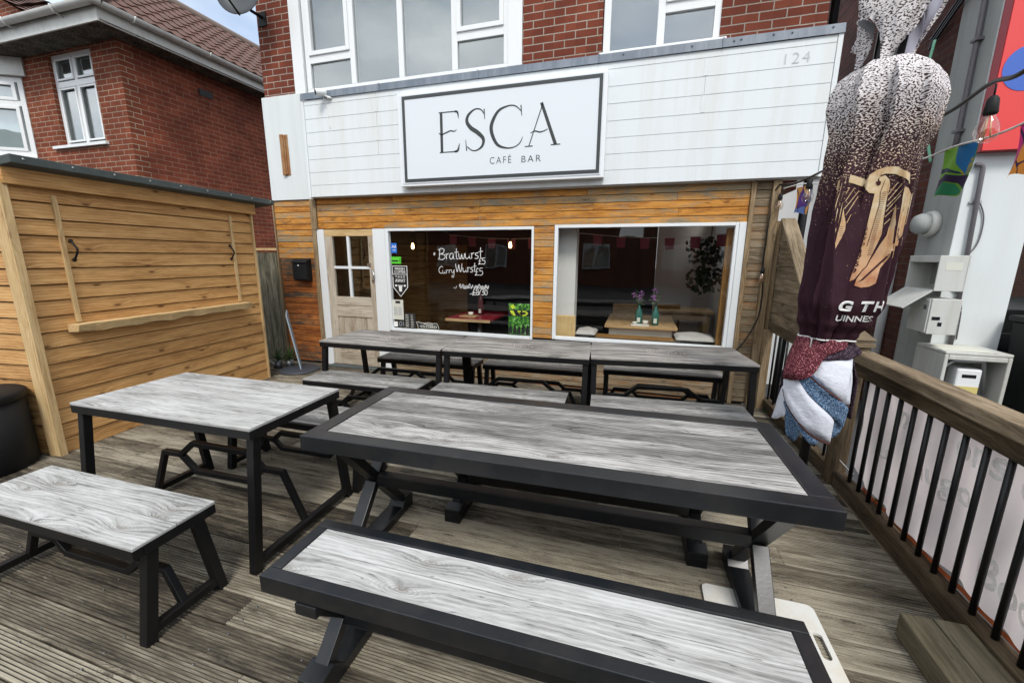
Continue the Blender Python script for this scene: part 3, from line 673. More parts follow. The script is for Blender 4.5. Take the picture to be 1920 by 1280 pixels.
# chalk writing on the glass
gl = lambda x, z: (x, FY+.027, z)
GLY = {
 'B': [[(.1, 0), (.14, .5), (.18, 1)], [(.0, .88), (.3, 1.03), (.62, .92), (.5, .62), (.2, .52), (.6, .45), (.72, .2), (.4, -.03), (-.02, .1)]],
 'C': [[(.62, .8), (.4, .92), (.12, .62), (.1, .25), (.35, .02), (.65, .15)]],
 'W': [[(0, .95), (.06, .5), (.2, .03), (.32, .45), (.40, .85), (.48, .4), (.62, .03), (.76, .5), (.82, .95)]],
 'r': [[(.05, .55), (.1, .3), (.1, 0)], [(.1, .35), (.22, .52), (.36, .5)]],
 'a': [[(.42, .5), (.2, .55), (.05, .28), (.15, .02), (.35, .1), (.45, .5), (.45, .12), (.55, 0)]],
 't': [[(.2, 1.0), (.18, .4), (.22, .05), (.38, .02)], [(.0, .62), (.42, .66)]],
 'w': [[(0, .52), (.06, .1), (.2, .03), (.3, .45), (.36, .08), (.52, .05), (.6, .5)]],
 'u': [[(.02, .52), (.06, .1), (.22, .02), (.4, .2), (.42, .52), (.44, .1), (.54, .0)]],
 's': [[(.38, .52), (.15, .5), (.12, .33), (.36, .22), (.32, .02), (.03, .03)]],
 'y': [[(.02, .5), (.1, .12), (.3, .12), (.42, .5), (.4, -.1), (.3, -.5), (.1, -.45), (.2, -.2)]],
 '£': [[(.55, .78), (.4, .92), (.24, .7), (.26, .3), (.05, .0), (.3, .06), (.6, .02)], [(.05, .45), (.45, .47)]],
 '5': [[(.5, .92), (.15, .9), (.12, .55), (.4, .58), (.5, .3), (.3, .02), (.05, .1)]],
 '8': [[(.45, .75), (.25, .92), (.1, .7), (.45, .3), (.3, .0), (.08, .22), (.4, .62), (.45, .75)]],
 '/': [[(.0, .0), (.4, .95)]], '3': [[(.05, .85), (.35, .9), (.4, .65), (.18, .5), (.45, .35), (.35, .05), (.03, .06)]],
 '0': [[(.25, .85), (.05, .5), (.12, .08), (.38, .1), (.45, .55), (.25, .85)]],
 '*': [[(.0, .5), (.4, .6)], [(.1, .75), (.3, .35)], [(.3, .8), (.1, .3)]]}
ADV = {'B': .75, 'C': .62, 'W': .9, 'r': .36, 'a': .56, 't': .42, 'w': .64, 'u': .56, 's': .42, 'y': .5, '£': .6, '5': .52, '8': .5, '/': .42, '3': .5, '0': .5, '*': .5, ' ': .35}
def scrawl(mb, s, x, z, h, wd=.007, sl=0.0, sx=1.0):
    for ch in s:
        for st in GLY.get(ch, []):
            pts = spline([(x+p[0]*h*sx, z+p[1]*h+sl*(p[0]*h)) for p in st], 5); ribbon(mb, pts, wd, gl)
        x += ADV[ch]*h*sx; z += ADV[ch]*h*sl
b = MB()
scrawl(b, '*', -2.60, 1.585, .075, .007); scrawl(b, 'Bratwurst', -2.53, 1.555, .135, .008, .03, 1.03); scrawl(b, '£5', -1.97, 1.50, .085, .007)
scrawl(b, 'C', -2.535, 1.375, .10, .006, .0, 1.1); scrawl(b, 'u', -2.475, 1.375, .085, .006, .0, 1.0); scrawl(b, 'r', -2.425, 1.377, .085, .006, .0, 1.0); scrawl(b, 'r', -2.388, 1.379, .085, .006, .0, 1.0); scrawl(b, 'y', -2.35, 1.38, .10, .006, .0, 1.0); scrawl(b, 'Wurst', -2.285, 1.395, .115, .007, .02, .95); scrawl(b, '£5', -2.02, 1.36, .10, .006)
random.seed(3)
px = [(-2.24+i*.0135, 1.215+.026*sin(i*1.9)+.012*sin(i*.7)) for i in range(31)]
ribbon(b, spline(px, 3), .006, gl); ribbon(b, spline([(x+.006, 1.206+.022*cos(i*2.3)) for i, (x, z) in enumerate(px)], 3), .006, gl)
ribbon(b, [(-2.32, 1.20), (-2.29, 1.185), (-2.275, 1.22)], .005, gl); scrawl(b, '£8/30', -2.06, 1.105, .085, .007, .03)
ribbon(b, spline([(-2.09, 1.115), (-2.05, 1.13), (-1.95, 1.15)], 4), .006, gl)
lo = b.build('lettering', 'chalk'); lo.parent = sw1; lo.location = -Vector(cafe.location)

# ------------------------------------------------------------------ things fixed to the front
YS = 4.735
sg = thing('sign_board', 'white cafe sign with a dark border line and thin serif lettering, fixed to the fascia', 'sign', (-1.67, YS, 2.95))
b = MB(); b.box(-2.895, -.435, YS+.012, YS+.1, 2.435, 3.475); b.build('frame', 'sign_frame', sg, bevel=.006)
b = MB(); b.box(-2.86, -.47, YS+.006, YS+.0115, 2.465, 3.455); b.build('panel', 'sign_face', sg)
b = MB()
for q in ((-2.83, -.483, 3.405, 3.440), (-2.83, -.483, 2.482, 2.518), (-2.83, -2.795, 2.518, 3.405), (-.518, -.483, 2.518, 3.405)): b.box(q[0], q[1], YS+.0015, YS+.0055, q[2], q[3])
b.build('border', 'sign_black', sg)
b = MB(); LH = .43; Z0 = 2.795
def L(x0, wd):
    return lambda x, z: (x0+x*wd, YS+.0045, Z0+z*LH)
def st(x0, wd, pts, n=6, sp=True):
    q = [(x0+p[0]*wd, Z0+p[1]*LH, p[2]) for p in pts]
    ribbon(b, spline(q, n) if sp else q, None, lambda x, z: (x, YS+.0045, z))
e0, ew = -2.335, .235
st(e0, ew, [(.06, 0, .034), (.06, 1, .034)], sp=False); st(e0, ew, [(-.06, 1.0, .012), (.9, 1.0, .012)], sp=False); st(e0, ew, [(.80, 1.0, .02), (.94, .97, .022), (.99, .82, .006)])
st(e0, ew, [(-.06, 0, .012), (.85, 0, .012)], sp=False); st(e0, ew, [(.75, .0, .02), (.93, .03, .026), (1.02, .2, .006)]); st(e0, ew, [(-.1, .50, .006), (.05, .455, .014), (.3, .49, .015), (.55, .53, .015), (.75, .51, .012), (.88, .55, .005)])
s0, s_w = -2.03, .26
st(s0, s_w, [(.93, .99, .014), (.96, .74, .007)], sp=False); st(s0, s_w, [(.94, .86, .010), (.78, .98, .013), (.5, 1.0, .016), (.2, .88, .03), (.12, .72, .038), (.3, .56, .044), (.62, .43, .046), (.88, .27, .038), (.84, .1, .028), (.6, .0, .016), (.35, 0, .013), (.12, .1, .011)]); st(s0, s_w, [(.09, .0, .014), (.05, .27, .007)], sp=False)
c0, cw = -1.715, .38
st(c0, cw, [(.94, .99, .014), (.97, .74, .007)], sp=False); st(c0, cw, [(.95, .85, .010), (.78, .98, .013), (.55, 1.0, .016), (.25, .9, .03), (.05, .62, .04), (.05, .38, .04), (.22, .1, .032), (.5, 0, .018), (.75, .01, .012), (.92, .1, .012), (1.0, .24, .006)])
a0, aw = -1.30, .375
st(a0, aw, [(.10, 0, .011), (.50, .97, .011)], sp=False); st(a0, aw, [(.46, 1.0, .032), (.90, 0, .036)], sp=False); st(a0, aw, [(-.02, 0, .011), (.22, 0, .011)], sp=False); st(a0, aw, [(.76, 0, .011), (1.04, 0, .011)], sp=False)
st(a0, aw, [(.14, .31, .006), (.28, .35, .014), (.42, .32, .014), (.56, .34, .012), (.66, .38, .007)])
b.build('lettering', 'sign_letter', sg)
b = MB(); text_on(b, 'CAFÉ', lambda x, z: (x, YS+.0045, z), -1.722, 2.635, width=.257, height=.092, space=1.3, bold=-.008); text_on(b, 'BAR', lambda x, z: (x, YS+.0045, z), -1.345, 2.632, width=.222, height=.068, space=1.3, bold=-.008)
b.build('small_lettering', 'sign_letter', sg)

cm = thing('security_camera', 'small white security camera with a black lens under the big upstairs window', 'camera', (-3.98, 4.8, 3.59))
T = Matrix.Translation((-4.0, 4.76, 3.612)) @ Matrix.Rotation(radians(-35), 4, 'Z') @ Matrix.Rotation(radians(100), 4, 'X')
b = MB(); b.lathe([(.0, -.07), (.036, -.07), (.04, -.06), (.04, .05), (.036, .06)], seg=18, T=T); b.build('body', 'upvc', cm)
b = MB(); b.lathe([(.034, .05), (.034, .062), (0, .062)], seg=18, T=T); b.build('lens', 'black_gloss', cm)
b = MB(); b.tube([(-3.99, 4.78, 3.60), (-3.955, 4.80, 3.575), (-3.93, 4.825, 3.575)], .012); b.lathe([(0, -.02), (.032, -.018), (.032, 0)], (-3.93, 4.835, 3.57), 14, T=None); b.build('bracket', 'upvc', cm)
b = MB(); b.tube(spline([(-3.985, 4.79, 3.57), (-3.985, 4.84, 3.45), (-3.98, 4.838, 3.33), (-3.955, 4.838, 3.21)], 5), .004, 6); b.build('cable', 'white_rope', cm)

lb = thing('letter_box', 'black letter box on the orange cladding left of the door', 'letter box', (-4.665, FY, 1.24))
b = MB(); prof = [(FY-.003, 1.24), (FY-.10, 1.24), (FY-.115, 1.26), (FY-.115, 1.47), (FY-.10, 1.535), (FY-.003, 1.55)]
b.prism(prof, 0, -4.79, -4.545); b.build('body', 'black_plastic', lb, bevel=.008)
b = MB(); b.prism([(FY-.02, 1.553), (FY-.128, 1.505), (FY-.13, 1.49), (FY-.118, 1.488), (FY-.02, 1.535)], 0, -4.80, -4.535); b.build('lid', 'black_plastic', lb, bevel=.004)
b = MB(); ribbon(b, [(-4.69, 1.455), (-4.665, 1.455)], .018, lambda x, z: (x, FY-.1165, z)); b.build('white_mark', 'stk_white', lb)

ds = thing('satellite_dish', 'grey satellite dish on the top left corner of the cafe', 'dish', (-5.0, 4.9, 4.75))
nrm = Vector((.22, -.95, .08)).normalized(); c0_ = Vector((-4.96, 4.60, 4.80))
T = Matrix.Translation(c0_) @ nrm.to_track_quat('Z', 'Y').to_matrix().to_4x4()
b = MB(); b.lathe([(0, -.05), (.1, -.045), (.2, -.025), (.29, .012), (.295, .016), (.29, .02), (.2, -.017), (.1, -.037), (0, -.042)], seg=40, T=T); b.build('reflector', 'dish', ds)
b = MB(); b.tube([T @ Vector((0, -.29, -.0)), T @ Vector((0, -.22, .2)), T @ Vector((0, -.05, .33))], .012); b.tube([T @ Vector((.0, -.05, .29)), T @ Vector((0, -.05, .38))], .035); b.build('feed_arm', 'black_plastic', ds)
b = MB(); b.tube([T @ Vector((0, 0, -.05)), (-4.98, 4.78, 4.66), (-4.98, 4.94, 4.66)], .02); b.box(-5.05, -4.92, 4.935, 4.949, 4.56, 4.72); b.build('bracket', 'black_plastic', ds)

# ------------------------------------------------------------------ stickers and posters in the left window
yg = FY+.0262      # just inside the glass
def flat(name, x0, x1, z0, z1, mat, label, cat, y=yg, group=None):
    t = thing(name, label, cat, ((x0+x1)/2, y, z0), group)
    b = MB(); b.box(x0, x1, y, y+.003, z0, z1); b.build('sheet', mat, t)
    return t
t = flat('sticker', -3.235, -3.145, 1.635, 1.765, 'stk_blue', 'blue square sticker at the top left of the cafe window glass', 'sticker')
b = MB(); f_ = lambda x, z: (x, yg-.0012, z)
ribbon(b, spline([(-3.215, 1.70), (-3.20, 1.735), (-3.18, 1.70), (-3.165, 1.735), (-3.155, 1.70)], 5), .008, f_); ribbon(b, [(-3.21, 1.672), (-3.16, 1.672)], .007, f_); b.build('print', 'stk_white', t)
t = flat('sticker', -3.235, -3.085, 1.495, 1.585, 'stk_green', 'bright green rating sticker below the blue one in the window', 'sticker')
b = MB(); ribbon(b, [(-3.225, 1.53), (-3.13, 1.53)], .02, f_); text_on(b, '0', f_, -3.112, 1.51, height=.05); b.build('print', 'stk_black', t)
t = thing('coffee_sign', 'black shield shaped sign reading fresh coffee take away in the left window', 'sign', (-3.13, yg, 1.0))
b = MB(); b.prism([(-3.235, 1.472), (-2.992, 1.472), (-2.992, 1.175), (-3.115, 1.035), (-3.235, 1.175)], 1, yg, yg+.003); b.build('sheet', 'stk_black', t)
b = MB(); ribbon(b, [(-3.225, 1.32), (-3.225, 1.462), (-3.002, 1.462), (-3.002, 1.18), (-3.1135, 1.052), (-3.225, 1.18), (-3.225, 1.34)], .011, f_); ribbon(b, [(-3.225, 1.352), (-3.002, 1.352)], .007, f_)
text_on(b, 'FRESH', f_, -3.188, 1.41, width=.15, height=.032, bold=.012); text_on(b, 'COFFEE', f_, -3.198, 1.368, width=.17, height=.032, bold=.012); text_on(b, 'T·A·K·E', f_, -3.188, 1.305, width=.15, height=.028, bold=.01); text_on(b, 'AWAY', f_, -3.192, 1.245, width=.158, height=.046, bold=.015)
poly(b, [(-3.14, 1.19), (-3.088, 1.19), (-3.094, 1.12), (-3.134, 1.12)], f_); ribbon(b, [(-3.15, 1.20), (-3.078, 1.20)], .012, f_)
for x in (-3.18, -3.045): poly(b, [(x+.02*cos(a), 1.20+.013*sin(a)) for a in [k*pi/5 for k in range(10)]], f_)
b.build('print', 'stk_white', t)
t = flat('notice', -3.25, -3.085, .73, 1.005, 'paper', 'cream printed notice with grey text columns in the window corner', 'notice')
b = MB(); poly(b, [(-3.205, .955), (-3.13, .955), (-3.13, .99), (-3.205, .99)], f_)
b.build('heading', 'slate', t)
b = MB()
for c_ in (-3.235, -3.165):
    for k in range(9): ribbon(b, [(c_, .90-k*.013), (c_+.055, .90-k*.013)], .006, f_)
b.build('print', 'paper_grey', t)
t = flat('notice', -3.245, -3.185, .63, .70, 'stk_white', 'small plain white card at the bottom left of the window', 'notice')
t = flat('chalkboard', -3.17, -3.08, .625, .72, 'slate', 'small dark card with round emblem beside the price board in the window', 'card')
b = MB(); ribbon(b, [(-3.14+.022*cos(a), .672+.028*sin(a)) for a in [k*pi/8 for k in range(17)]], .006, f_); ribbon(b, [(-3.105, .65), (-3.09, .65), (-3.09, .70), (-3.105, .70)], .006, f_); b.build('print', 'paper_grey', t)
t = flat('price_board', -3.068, -2.905, .62, .825, 'slate', 'narrow black price list with two columns of chalk writing behind the window', 'menu board')
b = MB(); random.seed(5)
for k in range(8):
    z = .80-k*.023
    ribbon(b, [(-3.058+i*.006, z+random.uniform(-.003, .003)) for i in range(9)], .006, f_); ribbon(b, [(-2.975+i*.006, z+random.uniform(-.003, .003)) for i in range(random.randint(5, 10))], .006, f_)
b.build('print', 'paper', t)
t = thing('closed_sign', 'small black scroll shaped sign reading closed standing on the window sill', 'sign', (-2.72, yg, .61))
out = [(-2.895, .71), (-2.86, .715), (-2.82, .70), (-2.77, .70), (-2.70, .712), (-2.64, .70), (-2.575, .705), (-2.55, .66), (-2.545, .612), (-2.865, .612), (-2.875, .66)]
b = MB(); b.prism(out, 1, yg, yg+.004); b.build('sheet', 'slate', t)
b = MB(); ribbon(b, [(x*.97-.082, z*.97+.02) for x, z in out]+[(out[0][0]*.97-.082, out[0][1]*.97+.02)], .007, f_); text_on(b, 'CLOSED', f_, -2.83, .637, width=.25, height=.034, bold=.012); ribbon(b, [(-2.78, .685), (-2.64, .685)], .01, f_); b.build('print', 'paper', t)
t = flat('poster', -1.56, -1.285, .625, 1.018, 'poster', 'green band poster with yellow angular lettering at the right of the left window', 'poster')
b = MB(); f2 = lambda x, z: (x, yg-.0015, z); poly(b, [(-1.56, .86), (-1.285, .86), (-1.285, .94), (-1.56, .94)], f_); b.build('band', 'stk_black', t)
b = MB()
poly(b, [(-1.545, .93), (-1.50, .93), (-1.465, .865), (-1.50, .865), (-1.52, .90), (-1.52, .875)], f2); poly(b, [(-1.45, .93), (-1.40, .93), (-1.40, .912), (-1.425, .91), (-1.40, .875), (-1.39, .86)], f2); poly(b, [(-1.38, .93), (-1.33, .93), (-1.30, .90), (-1.34, .865), (-1.38, .865), (-1.375, .88), (-1.345, .885), (-1.325, .90), (-1.345, .915), (-1.375, .915)], f2)
poly(b, [(-1.545, .985), (-1.50, 1.008), (-1.47, .97), (-1.51, .945)], f2)
b.build('lettering', 'yellow_print', t)
b = MB(); random.seed(9)
for k in range(5):
    x = -1.535+k*.056; h = random.uniform(.10, .14); poly(b, [(x-.022, .632), (x+.024, .632), (x+.022, .632+h*.6), (x+.008, .632+h*.68), (x+.01, .632+h*.95), (x-.012, .632+h*.95), (x-.01, .632+h*.68), (x-.022, .632+h*.58)], f_)
b.build('figures', 'stk_black', t)

# ------------------------------------------------------------------ the room behind the windows
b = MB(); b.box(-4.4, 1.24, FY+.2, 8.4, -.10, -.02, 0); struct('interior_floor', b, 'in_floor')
b = MB(); b.box(-4.45, -4.4, FY+.2, 8.4, -.1, 2.74); b.box(-4.45, .28, 8.2, 8.3, -.1, 2.74); b.box(-4.45, 1.25, FY+.2, 6.7, 2.70, 2.74); b.box(-4.45, -.6, 6.701, 8.3, 2.70, 2.74); struct('interior_wall', b, 'in_dark')  # ceiling left open at the back right under the added rooflight
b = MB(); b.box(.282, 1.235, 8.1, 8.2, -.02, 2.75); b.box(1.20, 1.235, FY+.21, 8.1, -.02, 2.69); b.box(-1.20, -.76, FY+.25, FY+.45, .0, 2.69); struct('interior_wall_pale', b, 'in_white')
b = MB()
for k in range(18): b.box(-4.38, -2.95, 6.9+.0, 6.93, .1*k+.0, .1*k+.094, 0)
struct('interior_panelling', b, 'pine_dark')
def in_table(name, x0, x1, y0, y1, h, topm, legm, label, square=True, edge=None):
    t = thing(name, label, 'table', ((x0+x1)/2, (y0+y1)/2, -.02))
    b = MB(); b.box(x0, x1, y0, y1, h-.035, h, 1); b.build('tabletop', topm, t, bevel=.004)
    if edge: b = MB(); b.box(x0-.004, x1+.004, y0-.018, y0-.001, h-.04, h-.002); b.build('edging', edge, t)
    if square:
        for x in (x0+.10, x1-.10):
            for y_ in (y0+.12, y1-.12): b = MB(); b.box(x-.045, x+.045, y_-.045, y_+.045, -.02, h-.036, 2); b.build('leg', legm, t)
        b = MB(); b.box(x0+.145, x1-.145, y0+.08, y0+.10, h-.15, h-.036); b.box(x0+.06, x0+.08, y0+.18, y1-.18, h-.15, h-.036); b.box(x1-.08, x1-.06, y0+.18, y1-.18, h-.15, h-.036); b.build('apron', legm, t)
    else:
        b = MB(); b.tube([((x0+x1)/2, (y0+y1)/2, -.02), ((x0+x1)/2, (y0+y1)/2, h-.036)], .035); b.build('pedestal', legm, t)
        b = MB(); b.lathe([(.25, 0), (.25, .01), (.05, .04)], ((x0+x1)/2, (y0+y1)/2, -.02)); b.build('foot', legm, t)
    return t
in_table('dining_table', -2.59, -1.925, 5.28, 6.2, .74, 'red_top', 'galv', 'red topped table with pale front edge inside the left window', False, 'pine')
in_table('dining_table', -.39, .50, 5.42, 6.55, .74, 'pine', 'cream', 'pine topped table with cream legs inside the right window')
in_table('dining_table', .25, 1.15, 6.9, 7.5, .78, 'pine', 'pine', 'further all pine table at the back of the room right of the pine chairs')
def in_chair(x, y, rz, label, mat='pine'):
    t = thing('chair', label, 'chair', (x, y, -.02), 'chairs inside the cafe', rz)
    b = MB(); b.box(-.2, .2, -.2, .2, .43, .46); b.build('seat', mat, t, local=True)
    b = MB(); b.box(-.2, .2, .17, .2, .62, .88); b.build('backrest', mat, t, bevel=.02, local=True)
    for sx in (-.18, .18):
        for sy, h in ((-.18, .43), (.185, .7)): b = MB(); b.box(sx-.018, sx+.018, sy-.018, sy+.018, 0, h, 2); b.build('leg', mat, t, local=True)
    return t
in_chair(-.18, 6.75, 0, 'pine chair at the far side of the pine table, the left one')
in_chair(.52, 6.98, .2, 'dark red brown chair between the two pine tables', 'pine_dark')
in_chair(-1.72, 5.65, -1.5, 'dark timber chair at the right end of the red table', 'pine_dark')
b = MB(); b.box(-.985, -.722, FY+.13, FY+.16, .56, .885, 2); o = b.build('bamboo_panel', 'bamboo', bevel=.02); tag(o, 'upright bamboo chair back with rounded corners at the bottom left of the right window', 'panel')
def cushion(x0, x1, y0, y1, z, label):
    t = thing('cushion', label, 'cushion', ((x0+x1)/2, (y0+y1)/2, z), 'grey seat cushions in the right window')
    b = MB()
    def fn(sgn):
        def g(u, v):
            e = (1-(2*u-1)**6)*(1-(2*v-1)**6)
            return (x0+(x1-x0)*u, y0+(y1-y0)*v, z+.04+sgn*.045*e**.5+.008*sin(9*u+4*v)*e)
        return g
    b.grid(fn(1), 16, 12); b.grid(fn(-1), 16, 12); b.build('cover', 'cushion', t)
cushion(-.72, -.47, FY+.12, FY+.48, .62, 'grey seat cushion beside the bamboo panel in the right window')
cushion(.46, .90, FY+.12, FY+.52, .62, 'grey seat cushion at the lower right corner of the right window')
b = MB(); b.box(-.95, .94, FY+.1, FY+.5, .56, .615, 0); o = b.build('window_bench', 'pine_dark'); tag(o, 'low timber window seat running inside the right window', 'bench')
b = MB(); b.box(.875, .965, FY+.09, FY+.14, .6, 1.915, 2); o = b.build('shutter', 'pine_dark', bevel=.003); tag(o, 'upright brown timber shutter just inside the right edge of the right window', 'shutter')
def bottle(x, y, z, label, mat='bottle', h=.25, fl=True):
    t = thing('bottle', label, 'bottle', (x, y, z), 'bottles used as vases inside the cafe')
    b = MB(); b.lathe([(.0, 0), (.042, 0), (.045, .01), (.045, h*.62), (.03, h*.78), (.016, h*.88), (.016, h), (0, h)], (x, y, z), 18); b.build('glass', mat, t)
    b = MB(); b.box(x-.02, x+.02, y-.047, y-.0455, z+.03, z+.09); b.build('tag', 'paper', t)
    if fl:
        random.seed(int(x*1000)); s = MB(); f = MB()
        for k in range(5):
            dx, dy, dz = random.uniform(-.09, .07), random.uniform(-.05, .05), random.uniform(.10, .20)
            s.tube([(x, y, z+h*.9), (x+dx*.5, y+dy*.5, z+h+dz*.5), (x+dx, y+dy, z+h+dz)], .004, 5)
            for q in range(3):
                c = Vector((x+dx*.6*random.random(), y+dy, z+h+dz*random.random())); a = random.uniform(0, 6.28)
                s.add([tuple(c), tuple(c+Vector((cos(a)*.03, .01, .03+sin(a)*.02))), tuple(c+Vector((cos(a)*.07, 0, .02+sin(a)*.05)))], [(0, 1, 2)])
            if k < 3:
                for q in range(7):
                    a = q*.9; c = Vector((x+dx, y+dy, z+h+dz)); p = Vector((cos(a)*.028, random.uniform(-.02, .02), sin(a)*.028))
                    f.add([tuple(c), tuple(c+p+Vector((.012, -.01, .008))), tuple(c+p*1.4), tuple(c+p+Vector((-.012, .01, -.008)))], [(0, 1, 2, 3)])
        s.build('stems', 'leaf', t); f.build('flowers', 'flower', t)
bottle(.03, 5.62, .74, 'green bottle with lilac flowers, the left one on the pine table'); bottle(.235, 5.60, .74, 'green bottle with lilac flowers, the right one on the pine table')
bottle(-2.24, 5.75, .74, 'dark red bottle on the red table', 'bottle_dark', .34, False)
t = thing('serving_tray', 'small tray with white bowls on the pine table between the bottles', 'tray', (.10, 5.5, .742))
b = MB(); b.box(-.06, .16, 5.44, 5.54, .742, .755); b.build('tray', 'cutting', t); b = MB(); b.lathe([(.02, 0), (.04, .05), (.036, .05), (.018, .008), (0, .006)], (.115, 5.49, .756), 16); b.lathe([(.02, 0), (.035, .03), (.031, .03), (.015, .006), (0, .005)], (-.015, 5.49, .756), 16); b.build('bowl', 'cream', t)
t = thing('serving_tray', 'wooden tray with a white pot on the red table', 'tray', (-2.33, 5.5, .742))
b = MB(); b.box(-2.45, -2.20, 5.42, 5.58, .742, .755); b.build('tray', 'pine', t); b = MB(); b.lathe([(.03, 0), (.04, .05), (.034, .05), (.02, .008), (0, .006)], (-2.30, 5.5, .756), 16); b.build('pot', 'cream', t)
def pendant(x, y, z, label):
    t = thing('pendant_bulb', label, 'lamp', (x, y, z), 'lit pendant bulbs inside the cafe')
    b = MB(); b.tube([(x, y, z+.08), (x, y, 2.69)], .004, 6); b.tube([(x, y, z+.05), (x, y, z+.10)], .016, 8); b.build('cord', 'black_plastic', t)
    b = MB(); b.lathe([(0, -.04), (.018, -.03), (.024, -.01), (.018, .025), (.012, .05)], (x, y, z), 14); b.build('bulb', 'lit', t)
pendant(-3.38, 5.8, 1.74, 'lit warm bulb hanging near the blue sticker inside the left window'); pendant(-1.80, 5.8, 1.755, 'lit warm bulb hanging at the right inside the left window')
def hang_plant(x, y, z0, z1, label):
    t = thing('hanging_plant', label, 'plant', (x, y, z1), 'trailing plants at the back of the cafe'); random.seed(int(z0*100))
    b = MB(); b.tube([(x, y, z1), (x, y, 2.69)], .004, 5); b.build('cord', 'black_plastic', t)
    b = MB()
    for k in range(150):
        c = Vector((x+random.gauss(0, .13), y+random.gauss(0, .10), random.uniform(z0, z1))); a = Vector((random.uniform(-1, 1), random.uniform(-1, 1), random.uniform(-1.4, .2))).normalized()*.09; n = a.cross(Vector((random.random(), 1, .3))).normalized()*.028
        b.add([tuple(c), tuple(c+a*.5+n), tuple(c+a), tuple(c+a*.5-n)], [(0, 1, 2, 3)])
    b.build('leaves', 'leaf_dark', t)
hang_plant(.93, 6.5, 1.52, 1.88, 'dark trailing plant hanging upper right inside the right window'); hang_plant(.95, 6.6, 1.12, 1.48, 'dark bushy plant below the hanging one inside the right window')
t = thing('bunting', 'string of pink bunting across the inside of the cafe windows', 'bunting', (-1.0, 5.9, 1.9))
b = MB(); f = MB(); P_ = [(-2.9+i*.16, 6.1, 1.93-.07*sin((i % 13)/13*pi)) for i in range(26)]
b.tube(P_, .004, 5); b.build('cord', 'white_rope', t)
for i, p in enumerate(P_[:-1]):
    if i % 2 == 0: f.add([p, (p[0]+.13, p[1], p[2]), (p[0]+.12, p[1]+.01, p[2]-.15), (p[0]+.01, p[1]+.01, p[2]-.15)], [(0, 1, 2, 3)], [[(0, 0), (1, 0), (1, 1), (0, 1)]])
f.build('flags', 'dull_pink', t)
t = thing('radiator', 'dark ribbed radiator at the right of the room behind the right window', 'radiator', (1.12, 6.0, 0))
b = MB()
for k in range(14): b.tube([(1.15, 5.5+k*.07, .1), (1.15, 5.5+k*.07, 1.0)], .02, 8)
b.build('columns', 'pipe', t)

# ================================================================== TIMBER KIOSK ON THE LEFT
U = Vector((-.1062, .9943, 0)); Nn = Vector((.9943, .1062, 0)); C0 = Vector((-4.415, 1.901, 0))
shed = thing('timber_kiosk', 'golden timber lap boarded kiosk with a closed serving hatch and felt roof', 'kiosk', C0, None, atan2(U.y, U.x))
def lap(mb, axis, a0, a1, off, z0, z1, pitch=.124, sgn=-1):
    z = z0
    while z < z1-.02:
        zt = min(z+pitch+.012, z1+.012)
        zt = min(z+pitch, z1)-.009; p = [(off-sgn*.012, z), (off+sgn*.022, z), (off+sgn*.009, zt), (off-sgn*.012, zt)]
        mb.prism(p, axis, a0, a1, r=random.random()); z += pitch
b = MB(); lap(b, 0, .0, 2.2, 0, -.0, 2.14); b.build('front_boards', 'shed', shed, local=True, bevel=.0015)
b = MB(); lap(b, 1, .0, 1.45, 0, -.0, 2.14); b.box(0.03, 2.17, .03, 1.42, .0, 2.12); b.build('side_boards', 'shed', shed, local=True, bevel=.0015)
b = MB(); b.box(-.04, -.023, -.035, .062, -.01, 2.15, 2); b.box(-.04, .012, -.052, -.036, -.01, 2.15, 2); b.build('corner_trim', 'shed_trim', shed, local=True, bevel=.002)
b = MB(); b.box(2.201, 2.225, -.04, .05, -.01, 2.15, 2); b.build('end_trim', 'shed_trim', shed, local=True, bevel=.002)
b = MB(); b.box(-.02, 2.24, -.075, -.045, 2.085, 2.205, 0); b.box(-.02, .05, -.06, 1.3, 2.15, 2.2, 1); b.build('eaves_board', 'shed', shed, local=True, bevel=.002)
b = MB()
b.add([(-.03, -.20, 2.215), (2.42, -.20, 2.215), (2.42, 1.6, 1.99), (-.03, 1.6, 1.99), (-.03, -.20, 2.275), (2.42, -.20, 2.275), (2.42, 1.6, 2.05), (-.03, 1.6, 2.05)], [(0, 3, 2, 1), (4, 5, 6, 7), (0, 1, 5, 4), (1, 2, 6, 5), (2, 3, 7, 6), (3, 0, 4, 7)])
b.build('felt_roof', 'felt', shed, local=True, bevel=.006)
b = MB()
for k in range(9): b.lathe([(0, .003), (.007, .002), (.008, 0)], seg=8, T=Matrix.Translation((.04+k*.29, -.202, 2.25)) @ Matrix.Rotation(pi/2, 4, 'X'))
b.build('felt_nail', 'galv', shed, local=True)
hb = MB(); random.seed(2)
for k in range(8):
    z = 1.05+k*.124
for x in (.262, 1.885):
    hb = MB(); hb.box(x, x+.033, -.036, -.014, 1.045, 2.04, 2); hb.build('hatch_batten', 'shed_trim', shed, local=True, bevel=.002)
